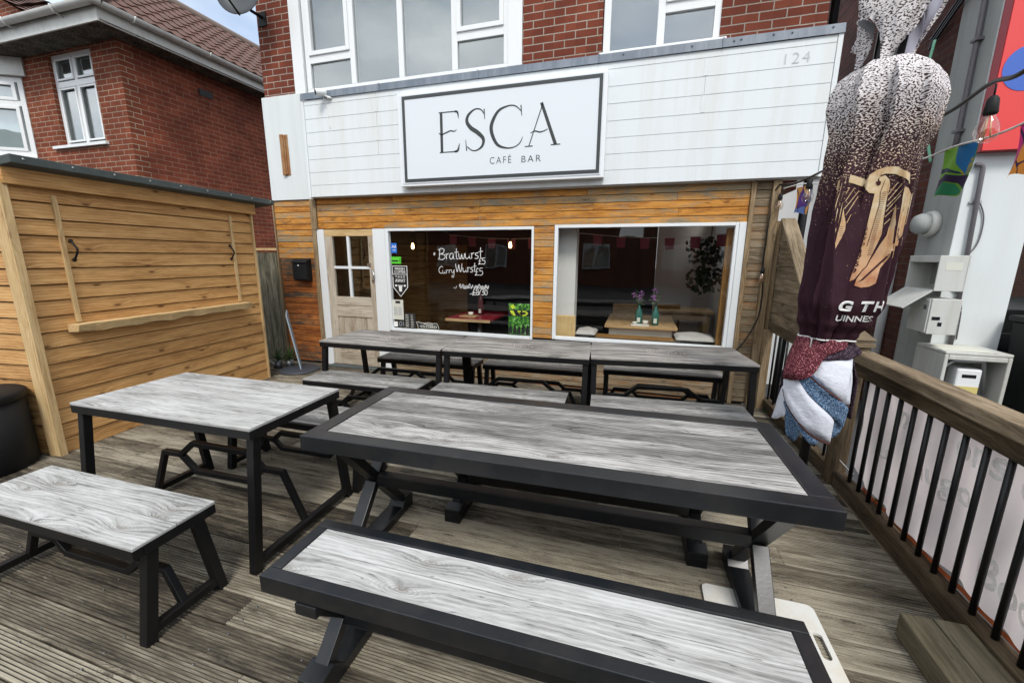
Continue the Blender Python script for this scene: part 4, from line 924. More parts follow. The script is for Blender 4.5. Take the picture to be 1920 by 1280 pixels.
# live edge shelf
sp = []; random.seed(11)
n = 28
b = MB(); top = []; 
fr_ = [(.20+1.75*i/n, -.145+.012*sin(i*.9)+random.uniform(-.006, .006)) for i in range(n+1)]
out = [(.20, -.02)]+fr_+[(1.95, -.02)]
vs = [(x, y, 1.035) for x, y in out]+[(x, y+(.018 if 0 < i < len(out)-1 else 0), .972+.008*sin(i*1.3)) for i, (x, y) in enumerate(out)]
L_ = len(out); fs = [tuple(range(L_))[::-1], tuple(range(L_, 2*L_))]+[(i, (i+1) % L_, L_+(i+1) % L_, L_+i) for i in range(L_)]
ou = 3.3
b.add(vs, fs, [[(vs[k][0]+ou, vs[k][1]+vs[k][2]) for k in f] for f in fs], 0, .75); b.build('serving_shelf', 'shed_trim', shed, local=True)
for x in (.337, 1.858):
    hb = MB(); hb.tube(spline([(x, -.025, 1.70), (x, -.045, 1.675), (x+.006, -.065, 1.63), (x, -.045, 1.575), (x, -.025, 1.55)], 5), .0075, 8)
    for z in (1.70, 1.55): hb.lathe([(.016, 0), (.014, .006), (0, .009)], seg=10, T=Matrix.Translation((x, -.022, z)) @ Matrix.Rotation(pi/2, 4, 'X'))
    hb.build('handle', 'steel', shed, local=True)

# barrel in front of the kiosk, fence, house beyond
t = thing('black_tub', 'round black plastic tub in front of the kiosk corner', 'tub', (-4.64, 1.56, 0))
b = MB(); b.lathe([(0, 0), (.285, 0), (.295, .01), (.29, .52)], (-4.64, 1.56, 0), 40); b.build('body', 'black_plastic', t)
b = MB(); b.lathe([(.29, .521), (.302, .525), (.302, .575), (.29, .585), (.2, .592), (0, .595)], (-4.64, 1.56, 0), 40); b.build('lid', 'black_plastic', t)
t = thing('garden_fence', 'weathered upright board fence filling the gap between kiosk and cafe', 'fence', (-5.4, 5.0, 0))
b = MB(); x = -6.6
while x < -5.15: b.box(x, x+.098, 5.0+random.uniform(0, .012), 5.02, -.1, 1.64+random.uniform(-.01, .01), 2); x += .102
b.build('board', 'fence', t, bevel=.003); b = MB(); b.box(-6.6, -5.145, 4.985, 5.035, 1.665, 1.70); b.build('capping', 'shed_trim', t)

HX, HY = -7.6, 4.82
hs = thing('brick_house', 'two storey red brick house with tiled hip roof and white windows left of the cafe', 'house', (-9.5, 7.5, -.14))
b = MB()
for a in ((-8.19, HX, -.14, 4.78), (-9.93, -9.22, -.14, 4.78), (-9.22, -8.19, -.14, 3.33), (-9.22, -8.19, 4.67, 4.78), (-13, -9.93, -.14, 3.1), (-13, -9.93, 4.5, 4.78)): b.box(a[0], a[1], HY, HY+.2, a[2], a[3], absuv=True)
b.build('front_wall', 'brick_house', hs)
b = MB(); b.box(HX-.2, HX-.002, HY+.2, 13, -.14, 4.78, absuv=True); b.build('side_wall', 'brick_side', hs)
b = MB(); b.box(HX-.004, HX+.012, 6.0, 6.24, 4.34, 4.45); 
for k in range(5): b.box(HX+.012, HX+.018, 6.01, 6.23, 4.35+k*.02, 4.358+k*.02)
b.build('air_vent', 'steel', hs)
EZ = 4.70
b = MB(); b.box(-13.4, -7.22, 4.43, 13, EZ, EZ+.02); b.build('soffit', 'soffit', hs)
b = MB(); b.box(-13.4, -7.222, 4.405, 4.43, EZ-.01, EZ+.17); b.box(-7.247, -7.222, 4.43, 13, EZ-.01, EZ+.17); b.build('fascia', 'gutter', hs, bevel=.003)
b = MB()
def halfpipe(mb, p0, p1, out, r=.062):
    p0, p1, out = Vector(p0), Vector(p1), Vector(out); vs = []; n = 10
    for rr in (r, r-.006):
        for p in (p0, p1):
            for k in range(n+1):
                a = pi*k/n; vs.append(tuple(p-out*cos(a)*rr-Vector((0, 0, 1))*sin(a)*rr))
    fs = []
    for q in (0, 1):
        o = q*2*(n+1)
        for k in range(n): fs.append((o+k, o+k+1, o+n+1+k+1, o+n+1+k))
    mb.add(vs, fs, None, 0, None, True)
halfpipe(b, (-13.4, 4.335, EZ+.205), (-7.16, 4.335, EZ+.205), (0, -1, 0)); halfpipe(b, (-7.155, 4.33, EZ+.205), (-7.155, 13, EZ+.14), (1, 0, 0))
b.lathe([(0, -.062), (.04, -.05), (.062, 0)], (-7.157, 4.335, EZ+.205), 16); b.build('gutter', 'gutter', hs)
b = MB()
for x in (-9.0, -7.9): b.tube([(x, 4.27, EZ+.215), (x, 4.30, EZ+.14), (x, 4.402, EZ+.11)], .010, 6)
for y_ in (4.8, 5.9, 7.0): b.tube([(-7.155+.068*cos(a), y_, EZ+.20+.068*sin(a)) for a in [pi+k*pi/8 for k in range(9)]], .011, 6)
b.build('gutter_bracket', 'gutter', hs); b = MB(); b.box(-13.4, -7.2, 4.37, 4.7, EZ+.172, EZ+.20); b.box(-7.4, -7.2, 4.701, 13, EZ+.172, EZ+.20); b.build('eaves_felt', 'ridge', hs)
# roof tiles, real overlapping courses on the side slope
b = MB(); pitch = atan2(1.32, 1.58); RX = -8.8; z0r = EZ+.19; x0r = -7.16
nc = 9; tl = .245; cosP, sinP = cos(pitch), sin(pitch)
for c in range(nc):
    s0 = c*.222; s1 = s0+tl
    yA = 4.36+s0*cosP*.95                  # the hip eats the lower end of each course
    ny = int((12.8-yA)/.034)
    def fn(u, v, s0=s0, s1=s1, yA=yA, c=c):
        y_ = yA+(12.8-yA)*u; s = s0+(s1-s0)*v
        ph = (y_/.21+.5*(c % 2)*0)*2*pi
        h = .018*max(-.35, sin(ph)) + .020*(1-v)+.03
        return (x0r-s*cosP+h*sinP, y_, z0r+s*sinP+h*cosP)
    b.grid(fn, ny, 1, uvs=(30, 1)); 
    def fn2(u, v, yA=yA, s0=s0, c=c):
        y_ = yA+(12.8-yA)*u; h = (.018*max(-.35, sin(y_/.21*2*pi))+.05)*v+.012*(1-v)
        return (x0r-s0*cosP+h*sinP, y_, z0r+s0*sinP+h*cosP)
    b.grid(fn2, ny, 1)
# front, hidden and far slopes as plain tiled sheets
zt = z0r+1.98*sinP; xr = x0r-1.98*cosP
b.add([(x0r, 4.34, z0r), (xr, 6.1, zt), (-12.2, 6.1, zt), (-13.4, 4.34, z0r)], [(0, 1, 2, 3)]); b.add([(xr, 6.1, zt), (xr, 12.8, zt), (-13.4, 12.8, z0r), (-13.4, 6.1, z0r)], [(0, 1, 2, 3)])
b.build('roof', 'tile', hs)
b = MB(); b.tube([(x0r+.02, 4.34, z0r+.03), (xr, 6.1, zt+.03)], .10, 10); b.tube([(xr, 6.1, zt+.03), (xr, 12.8, zt+.03)], .09, 10); b.build('ridge_tiles', 'ridge', hs)
o = win('window', [-9.18, -8.70, -8.22], 3.37, 4.62, [None, None], hs, 'glass_house', HY+.05, .055, 'blind', .05)
b = MB(); b.box(-9.15, -8.25, HY+.045, HY+.10, 4.20, 4.285); q = b.build('transom', 'upvc', None, bevel=.003); q.parent = o; q.location = -Vector(hs.location)
b = MB()
for a in (-9.135, -8.66):
    for z in ((3.385, 4.19), (4.30, 4.61)):
        w_ = .40
        for q in ((a, a+.028, z[0], z[1]), (a+w_-.028, a+w_, z[0], z[1]), (a+.028, a+w_-.028, z[0], z[0]+.028), (a+.028, a+w_-.028, z[1]-.028, z[1])): b.box(q[0], q[1], HY+.035, HY+.06, q[2], q[3])
q = b.build('sash', 'upvc', None, bevel=.003); q.parent = o; q.location = -Vector(hs.location)
b = MB(); b.box(-9.42, -8.12, HY-.05, HY+.06, 3.285, 3.33); b.build('window_sill', 'white', hs, bevel=.004)
b = MB(); b.grid(lambda u, v: (-8.72+.5*u, HY+.22+.02*sin(u*22), 3.4+1.2*v), 30, 2); b.build('curtain', 'curtain', hs)
# bay at the far left: angled return with a window
p0, p1 = Vector((-9.93, HY, 0)), Vector((-10.75, 4.30, 0)); dv = (p1-p0).normalized(); up = Vector((0, 0, 1))
b = MB()
def bayq(mb, s0, s1, z0, z1, d0=0, d1=.05):
    nrm = Vector((-dv.y, dv.x, 0)); nrm = nrm if nrm.y < 0 else -nrm
    T = Matrix((dv, -nrm, up)).transposed().to_4x4(); T.translation = p0
    mb.box(s0, s1, d0, d1, z0, z1, T=T)
Lb = (p1-p0).length
for q in ((0, .07, 3.2, 4.42), (Lb-.07, Lb, 3.2, 4.42), (.07, Lb-.07, 3.2, 3.28), (.07, Lb-.07, 4.34, 4.42), (.07, Lb-.07, 3.98, 4.06)): bayq(b, *q, -.02, .05)
for z in ((3.28, 3.98), (4.06, 4.34)):
    for q in ((.10, .15, z[0], z[1]), (Lb-.15, Lb-.10, z[0], z[1]), (.15, Lb-.15, z[0], z[0]+.05), (.15, Lb-.15, z[1]-.05, z[1])): bayq(b, *q, -.03, .02)
o = b.build('bay_window', 'upvc', hs, bevel=.004)
b = MB(); bayq(b, .07, Lb-.07, 3.28, 4.34, .028, .032); q = b.build('pane', 'glass_house'); q.parent = o; q.location = -Vector(hs.location)
b = MB(); bayq(b, .0, Lb, 3.2, 4.4, .12, .13); q = b.build('curtain', 'curtain'); q.parent = o; q.location = -Vector(hs.location)
b = MB(); bayq(b, -.02, Lb+.05, 3.14, 3.198, -.06, .05); b.box(-13, -10.75, 4.30, 4.35, -.14, 4.6); b.build('bay_sill', 'white', hs)
b = MB(); bayq(b, 0, Lb, -.14, 3.139, 0, .2); b.build('bay_wall', 'brick_house', hs); b = MB(); bayq(b, -.1, Lb+.1, 4.425, 4.69, -.1, .1); b.build('bay_head', 'gutter', hs)
# the next roof up the street
h2 = thing('brick_house', 'tiled roof of the next house peeping over the gutter at the far left', 'house', (-14.5, 8, -.14))
b = MB()
vs = [(-10.9, 6.0, 5.72), (-15, 6.0, 7.9), (-15, 12, 7.9), (-10.9, 12, 5.72)]
for c in range(14):
    def fn(u, v, c=c):
        s = (c+v*1.1)/14; h = .05*(1-v)+.018*max(-.3, sin(u*6/.21*2*pi))
        return (-10.9-4.1*s+h*.45, 6+6*u, 5.72+2.18*s+h*.9)
    b.grid(fn, 120, 1)
b.add([(-15, 6, 7.9), (-19, 6, 5.7), (-19, 12, 5.7), (-15, 12, 7.9)], [(0, 1, 2, 3)]); b.build('roof', 'tile', h2)
b = MB(); b.add([(-18.8, 6.2, -.14), (-11.1, 6.2, -.14), (-11.1, 6.2, 5.75), (-15, 6.2, 7.8), (-18.8, 6.2, 5.75)], [(0, 1, 2, 3, 4)], [[(-18.8, -.14), (-11.1, -.14), (-11.1, 5.75), (-15, 7.8), (-18.8, 5.75)]]); b.box(-18.8, -11.1, 6.22, 11.9, -.14, 5.6, absuv=True); b.build('wall', 'brick_house', h2)

# ================================================================== NEIGHBOUR ON THE RIGHT
NX, NY = 2.78, 4.97
nb = thing('neighbour_shop', 'white rendered shop with dark brick side wall and red sign right of the cafe', 'building', (4.2, NY, -.14))
b = MB(); b.box(NX, NX+.25, 5.50, 14, 2.9, 7, absuv=True); b.box(NX, NX+.25, 5.50, 6.9, -.14, 2.899, absuv=True); b.build('brick_wall', 'brick_dark', nb)
b = MB(); b.box(NX-.004, NX+.25, 6.905, 14, -.14, 2.897); b.build('white_side_wall', 'render_white', nb)
b = MB(); b.box(NX-.012, NX+.24, NY+.011, 5.498, -.14, 7); b.build('grey_pier', 'render_grey', nb)
b = MB(); b.box(NX-.01, 3.28, NY, NY+.01, -.14, 2.5); b.box(NX+.25, 3.28, NY+.0105, NY+.3, -.14, 7); b.box(3.28, 8, NY, NY+.3, 2.3, 7); b.box(NX-.01, 3.279, NY, NY+.01, 2.501, 7); b.build('front_wall', 'render_white', nb)
b = MB(); b.box(NX-.02, NX+.0, 6.0, 6.03, 2.2, 2.28); b.tube([(NX-.03, 5.83, -.1), (NX-.03, 5.83, 2.0)], .045, 10); b.build('white_pipe', 'white', nb)
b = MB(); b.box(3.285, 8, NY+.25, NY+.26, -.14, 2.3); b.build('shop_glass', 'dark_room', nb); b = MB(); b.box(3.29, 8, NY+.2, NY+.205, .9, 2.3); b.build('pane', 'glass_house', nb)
b = MB(); b.box(3.29, 8, NY+.16, NY+.24, .86, .90); b.box(3.29, 3.33, NY+.16, NY+.24, .9, 2.3); b.build('window_frame', 'steel_blue', nb); b = MB(); b.box(3.29, 8, NY+.15, NY+.25, -.14, .855); b.build('stall_riser', 'steel_blue', nb)
gw = MB(); gw.box(1.52, NX-.006, 6.4, 6.6, -.14, 2.62); gw.box(1.50, NX-.006, 6.35, 6.62, 2.622, 2.66); o = gw.build('yard_wall', 'white'); tag(o, 'white painted wall closing the narrow gap between the cafe and the neighbour', 'wall')
t = thing('red_sign', 'large red shop sign with a blue round shape, cropped at the top right', 'sign', (5, NY-.1, 2.52))
b = MB(); b.box(2.775, 7, NY-.10, NY-.004, 2.525, 5.2); b.build('box', 'red_edge', t); b = MB(); b.box(2.778, 7, NY-.106, NY-.1005, 2.528, 5.2); b.build('panel', 'red_sign', t)
b = MB(); out = []
for k in range(24):
    a = pi/2+pi*k/23; out.append((2.955+.16*cos(a), 3.155+.172*sin(a)))
out += [(4.2, 3.155-.172), (4.2, 3.155+.172)]
poly(b, out, lambda x, z: (x, NY-.109, z)); b.build('blue_shape', 'blue_sign', t)
t = thing('wall_pipe', 'brown conduit pipe bending at its top, on the white wall below the red sign', 'pipe', (2.87, NY-.02, .8))
b = MB(); b.tube(spline([(2.80, NY-.03, 2.425), (2.83, NY-.03, 2.425), (2.855, NY-.03, 2.40), (2.86, NY-.03, 2.33)], 5)+[(2.91, NY-.03, .78)], .018, 10); b.build('pipe', 'pipe', t)
b = MB()
for z in (2.1, 1.55, 1.12): b.box(2.835+.05*(2.4-z)/1.6-.02, 2.90+.05*(2.4-z)/1.6, NY-.02, NY-.003, z, z+.02)
b.build('clip', 'galv', t)
t = thing('cable', 'thin grey cable looping down the white wall beside the brown pipe', 'cable', (2.9, NY, .8))
b = MB(); b.tube(spline([(2.875, NY-.012, 2.15), (2.95, NY-.012, 1.98), (2.95, NY-.012, 1.75), (2.88, NY-.012, 1.62), (2.80, NY-.012, 1.52), (2.83, NY-.012, 1.35), (2.93, NY-.012, 1.2), (2.955, NY-.012, .85)], 6), .006, 6); b.build('wire', 'pipe', t)
t = thing('drain_pipe', 'dark grey cable pipe running down the grey pier beside the red sign', 'pipe', (NX-.04, 5.1, 2.5))
b = MB(); b.tube(spline([(NX-.03, 5.28, 4.1), (NX-.04, 5.2, 3.95), (NX-.04, 5.16, 3.75), (NX-.04, 5.15, 2.6)], 5), .022, 10)
for z in (3.5, 2.75): b.box(NX-.07, NX-.013, 5.11, 5.19, z, z+.025)
b.build('pipe', 'pipe', t)
t = thing('cable', 'pale green wire hanging in front of the dark brick wall', 'cable', (NX-.2, 5.6, 2.6)); b = MB(); b.tube(spline([(2.62, 5.55, 3.7), (2.6, 5.55, 3.4), (2.62, 5.52, 3.25), (2.64, 5.48, 2.95), (2.70, 5.4, 2.55)], 6), .012, 7); b.build('wire', 'green_wire', t)
t = thing('cable', 'black overhead cable bundle at the top of the grey pier', 'cable', (NX-.05, 5.3, 4)); b = MB()
for dz in (0, .04, .09): b.tube(spline([(NX-.03, 5.9, 3.75+dz), (NX-.05, 5.4, 4.0+dz), (NX-.08, 4.95, 4.15+dz*2)], 6), .011, 6)
b.build('wire', 'steel', t)
t = thing('wall_lamp', 'round bulkhead lamp with clear dome on the grey pier', 'lamp', (NX-.05, 5.28, 1.94))
T = Matrix.Translation((NX-.013, 5.27, 1.945)) @ Matrix.Rotation(-pi/2, 4, 'Y')
b = MB(); b.lathe([(.115, 0), (.125, .03), (.115, .07), (.1, .072)], seg=24, T=T); b.build('base', 'meter', t); b = MB(); b.lathe([(.10, .071), (.10, .12), (.08, .16), (.04, .18), (0, .185)], seg=24, T=T); b.build('dome', 'render_grey', t)
def meter_box(y0, y1, z0, z1, label, open_):
    t = thing('meter_box', label, 'meter box', (2.68, (y0+y1)/2, z0), 'meter boxes on the grey pier'); x0, x1 = 2.55, NX-.014
    b = MB()
    if open_:
        b.box(x1-.01, x1, y0, y1, z0, z1); b.box(x0, x1-.011, y0, y0+.012, z0, z1); b.box(x0, x1-.011, y1-.012, y1, z0, z1); b.box(x0, x1-.011, y0+.013, y1-.013, z1-.06, z1); b.box(x0, x1-.011, y0+.013, y1-.013, z0, z0+.012)
        b.build('case', 'meter', t, bevel=.003)
        b = MB(); b.add([(x0, y0+.01, z0+.005), (x0, y1-.01, z0+.005), (x0-.20, y1-.01, z0-.16), (x0-.20, y0+.01, z0-.16)], [(0, 1, 2, 3)]); b.build('door', 'meter', t, solid=.012)
        b = MB(); b.box(x1-.05, x1-.011, y0+.05, y1-.05, z0+.05, z1-.1); b.build('inside', 'meter_in', t)
        b = MB(); b.box(x0+.05, x0+.17, y0-.0015, y0-.0003, z1-.13, z1-.06); b.build('label', 'paper', t)
        b = MB(); b.add([(x0-.13, y0+.16, z0-.098), (x0-.13, y0+.19, z0-.098), (x0-.155, y0+.19, z0-.118), (x0-.155, y0+.16, z0-.118)], [(0, 1, 2, 3)]); b.build('lock', 'black_gloss', t)
        b = MB(); b.tube(spline([(x0+.1, y1-.05, z0), (x0+.08, y1+.02, z0-.12), (x1, y1+.03, z0-.45)], 6), .008, 6); b.build('cable', 'pipe', t)
    else:
        b.box(x0, x1, y0, y1, z0, z1); b.build('case', 'meter', t, bevel=.004); b = MB(); b.box(x0-.012, x0-.001, y0+.01, y1-.01, z0+.01, z1-.01); b.build('door', 'meter', t, bevel=.003); b = MB(); b.box(x0-.0135, x0-.0125, y0+.04, y0+.08, z1-.1, z1-.06); b.build('lock', 'black_gloss', t)
        for q in ((.02, .08, .19, .16), (.07, .10, .245, .21)): b = MB(); b.box(x0+q[0], x0+q[1], y0-.002, y0-.0005, z1-q[2], z1-q[3]); b.build('label', 'black_gloss', t)
meter_box(4.68, 5.12, 1.32, 1.635, 'upper grey meter box with its flap hanging open', True); meter_box(4.665, 4.95, .93, 1.25, 'lower grey meter box, shut, with small black marks on its side', False)
t = thing('gas_meter_box', 'large white gas meter box with open front showing the meter', 'meter box', (2.9, 4.7, -.14)); x0, x1, y0, y1, z1 = 2.66, 3.13, 4.55, NY-.005, .80
b = MB()
for q in ((x0, x0+.03, y0, y1, -.14, z1-.03), (x1-.03, x1, y0, y1, -.14, z1-.03), (x0, x1, y0, y1, z1-.029, z1), (x0+.031, x1-.031, y1-.02, y1, -.14, z1-.03), (x0+.031, x1-.031, y0, y0+.025, z1-.075, z1-.03)): b.box(*q)
b.build('case', 'meter', t, bevel=.008)
b = MB(); b.box(2.80, 2.98, 4.60, 4.74, .40, .64); b.build('meter', 'upvc', t, bevel=.015); b = MB(); b.box(2.84, 2.94, 4.597, 4.5995, .56, .59); b.build('display', 'black_gloss', t); b = MB(); b.box(2.81, 2.97, 4.596, 4.5985, .42, .48); b.build('label', 'label_yellow', t)
b = MB(); b.tube([(2.73, 4.68, .1), (2.73, 4.68, .62), (2.80, 4.68, .70), (3.02, 4.68, .70), (3.06, 4.68, .4)], .022, 10); b.build('pipe', 'galv', t)
b = MB(); b.add([(2.66, 4.6, .803), (3.02, 4.55, .806), (3.0, 4.85, .803), (2.7, 4.9, .806)], [(0, 1, 2, 3)]); o = b.build('paper_sheet', 'paper'); o.modifiers.new('s', 'SOLIDIFY').thickness = .002; tag(o, 'crumpled sheet of paper lying on top of the gas meter box', 'paper')
t = thing('wheelie_bin', 'dark grey wheelie bin with two white stickers by the shop window', 'bin', (3.55, 4.55, -.14))
b = MB(); b.add([(3.33, 4.42, -.1), (3.85, 4.42, -.1), (3.85, 4.85, -.1), (3.33, 4.85, -.1), (3.29, 4.36, 1.05), (3.9, 4.36, 1.05), (3.9, 4.9, 1.05), (3.29, 4.9, 1.05)], [(0, 3, 2, 1), (4, 5, 6, 7), (0, 1, 5, 4), (1, 2, 6, 5), (2, 3, 7, 6), (3, 0, 4, 7)]); b.build('body', 'black_plastic', t, bevel=.015)
b = MB(); b.box(3.27, 3.92, 4.34, 4.92, 1.055, 1.11); b.build('lid', 'black_plastic', t, bevel=.015)
b = MB(); b.add([(3.40, 4.358, .97), (3.50, 4.358, .97), (3.50, 4.364, .90), (3.40, 4.364, .90)], [(0, 3, 2, 1)]); b.add([(3.38, 4.372, .77), (3.52, 4.372, .77), (3.52, 4.378, .70), (3.38, 4.378, .70)], [(0, 3, 2, 1)]); b.build('sticker', 'paper', t)
b = MB()
for y_ in (4.5, 4.75): b.tube([(3.28, y_+.1, 0), (3.33, y_+.1, 0)], .1, 16)
b.build('wheel', 'black_plastic', t)
t = thing('drain_pipe', 'black downpipe behind the umbrella, at the right end of the white fascia', 'pipe', (1.7, 5.2, 2.2)); b = MB(); b.tube([(1.57, 5.03, 6.1), (1.57, 5.03, 3.7)], .035, 12); b.tube([(1.60, 5.1, 3.66), (1.57, 5.2, -.1)], .04, 12); b.build('pipe', 'steel', t)

# ================================================================== RAILING OF THE DECK
rl = thing('deck_railing', 'weathered timber railing with black metal balusters along the right side of the deck', 'railing', (1.45, 2.4, 0))
def rail(y0, y1, x0, x1, parent, top=1.0, low=.12):
    T = lambda y_: x0+(x1-x0)*(y_-y0)/(y1-y0)
    b = MB(); b.beam((T(y0), y0, low-.055), (T(y1), y1, low-.055), .075, .11); b.build('bottom_rail', 'rail_dark', parent, bevel=.005)
    b = MB(); b.beam((T(y0), y0, top-.115), (T(y1), y1, top-.115), .05, .09); b.build('under_rail', 'rail_dark', parent, bevel=.004)
    b = MB(); b.beam((T(y0), y0, top-.035), (T(y1), y1, top-.035), .125, .068); b.build('top_rail', 'rail', parent, bevel=.008)
rail(.2, 3.24, 1.443, 1.455, rl)
yb = 3.102
while yb > .3:
    b = MB(); b.tube([(1.452, yb, .115), (1.452, yb, .89)], .0125, 8); b.build('baluster', 'steel', rl); yb -= .1225
b = MB(); b.box(1.415, 1.435, .2, 3.2, -.004, .006, 1); b.build('edge_strip', 'rail', rl)
b = MB(); b.box(1.40, 1.50, 3.265, 3.365, -.1, 1.02, 2); b.build('newel_post', 'rail_dark', rl, bevel=.004)
b = MB(); b.box(1.392, 1.508, 3.257, 3.373, .935, 1.02, 2); b.box(1.375, 1.525, 3.24, 3.39, 1.022, 1.05); b.box(1.385, 1.515, 3.25, 3.38, 1.051, 1.07)
b.add([(1.37, 3.235, 1.071), (1.53, 3.235, 1.071), (1.53, 3.395, 1.071), (1.37, 3.395, 1.071), (1.45, 3.315, 1.15)], [(0, 3, 2, 1), (0, 1, 4), (1, 2, 4), (2, 3, 4), (3, 0, 4)], [[(0, 0), (.1, 0), (.1, .1), (0, .1)]]+[[(0, 0), (.1, 0), (.05, .1)]]*4); b.build('post_cap', 'rail', rl, bevel=.003)
r2 = thing('deck_railing', 'short far section of deck railing between the newel post and the cafe corner', 'railing', (1.4, 4.2, 0))
b = MB(); b.beam((1.447, 3.37, .065), (1.40, FY-.06, .065), .075, .11); b.build('bottom_rail', 'rail_dark', r2, bevel=.005)
yb = 4.82
while yb > 3.45:
    xx = 1.40+(FY-yb)*.03; b = MB(); b.tube([(xx, yb, .115), (xx, yb, .96)], .010, 8); b.build('baluster', 'steel', r2); yb -= .165
b = MB(); b.box(1.302, 1.375, FY-.12, FY+.05, -.1, .86, 2); b.build('end_post', 'post', r2, bevel=.004)
# boarded side panel with sloping cap
pn = thing('side_panel', 'dark boarded side panel with a sloping cap board beside the cafe corner', 'panel', (1.4, 4.5, 1))
b = MB(); zt_ = 1.93; random.seed(4)
zz = .93
def ycut(z): return FY-.02-(1.96-z)/(1.96-1.45)*.62      # sloping top edge
while zz < 1.90:
    z1 = min(zz+.118, 1.93)
    yl0 = max(3.45, ycut(zz) if zz > 1.40 else 3.45); yl1 = max(3.45, ycut(z1) if z1 > 1.40 else 3.45)
    off = .0
    vs = []
    for x in (1.355, 1.38):
        vs += [(x, FY+.04, zz+.002), (x, FY+.04, z1-.002), (x, yl1, z1-.002), (x, yl0, zz+.002)]
    o_ = random.uniform(0, 30)
    b.add(vs, [(0, 3, 2, 1), (4, 5, 6, 7), (0, 1, 5, 4), (1, 2, 6, 5), (2, 3, 7, 6), (3, 0, 4, 7)], [[(vs[k][1]+o_, vs[k][2]+o_) for k in f] for f in ((0, 3, 2, 1), (4, 5, 6, 7), (0, 1, 5, 4), (1, 2, 6, 5), (2, 3, 7, 6), (3, 0, 4, 7))])
    zz += .118
b.build('boards', 'rail', pn, bevel=.002); b = MB(); b.add([(1.383, FY+.04, .94), (1.383, 3.46, .94), (1.383, 3.46, 1.38), (1.383, 4.40, 1.42), (1.383, FY+.04, 1.92)], [(0, 1, 2, 3, 4)]); b.build('backing', 'rail_dark', pn, solid=.003)
b = MB(); b.beam((1.40, FY-.02, 1.985), (1.40, 3.55, .875), .13, .03, up=(0, 0, 1)); b.build('cap_board', 'rail', pn, bevel=.004)
b = MB(); b.beam((1.365, FY-.02, .90), (1.365, 3.42, .90), .04, .09); b.build('bottom_board', 'rail_dark', pn)
# banner on the outside of the railing
bn = thing('banner', 'pale wrinkled advertising banner with orange hem seen from behind through the railing', 'banner', (1.48, 2, .5))
def ban(y_, z):
    a = .012*sin(y_*9+z*2)+.010*sin(y_*21-z*5)+.006*sin(z*14+y_*6)+.004*sin(y_*43+z*9)
    return (1.492+a, y_, z)
YA, YB = 3.16, .3
def zlo(y_): return .145+.11*max(0, (y_-3.0)/.2)**2
b = MB(); b.grid(lambda u, v: ban(YA+(YB-YA)*u, zlo(YA+(YB-YA)*u)*(1-v)+.905*v), 190, 40); b.build('sheet', 'banner', bn)
b = MB()
for za in (.118, .906): b.grid(lambda u, v: (ban(YA+(YB-YA)*u, .5)[0]*.3+1.49*.7-.001, YA-.14*(za < .5)+(YB-YA)*u, za+.026*v), 90, 1)
b.build('hem', 'banner_edge', bn)
fb = lambda s, z: (ban(s, z)[0]-.0022, s, z)
for s, y0, z0, h in (('ons', 2.10, .69, .10), ('ours', 1.75, .66, .11), ('nugo', 2.30, .44, .125), ('Boo', 1.82, .24, .14), ('lu', 2.72, .4, .12), ('n', 2.55, .66, .09)):
    b = MB(); text_on(b, s, lambda x, z: fb(-x, z), -y0-.25, z0, height=h, bold=.02); b.build('faded_lettering', 'banner_ink', bn)
b = MB()
for p in ((1.485, 3.15, .895), (1.482, 2.085, .875), (1.485, 3.14, .16)): b.lathe([(.006, 0), (.011, .002), (.011, .004), (.006, .005)], seg=10, T=Matrix.Translation(p) @ Matrix.Rotation(-pi/2, 4, 'Y'))
b.build('eyelet', 'galv', bn)
b = MB(); b.tube([(1.482, 2.085, .875), (1.455, 2.13, .885)], .003, 5); b.tube([(1.485, 3.14, .16), (1.45, 3.27, .2)], .003, 5); b.tube([(1.485, 3.15, .895), (1.45, 3.26, .9)], .003, 5); b.build('tie', 'white_rope', bn)

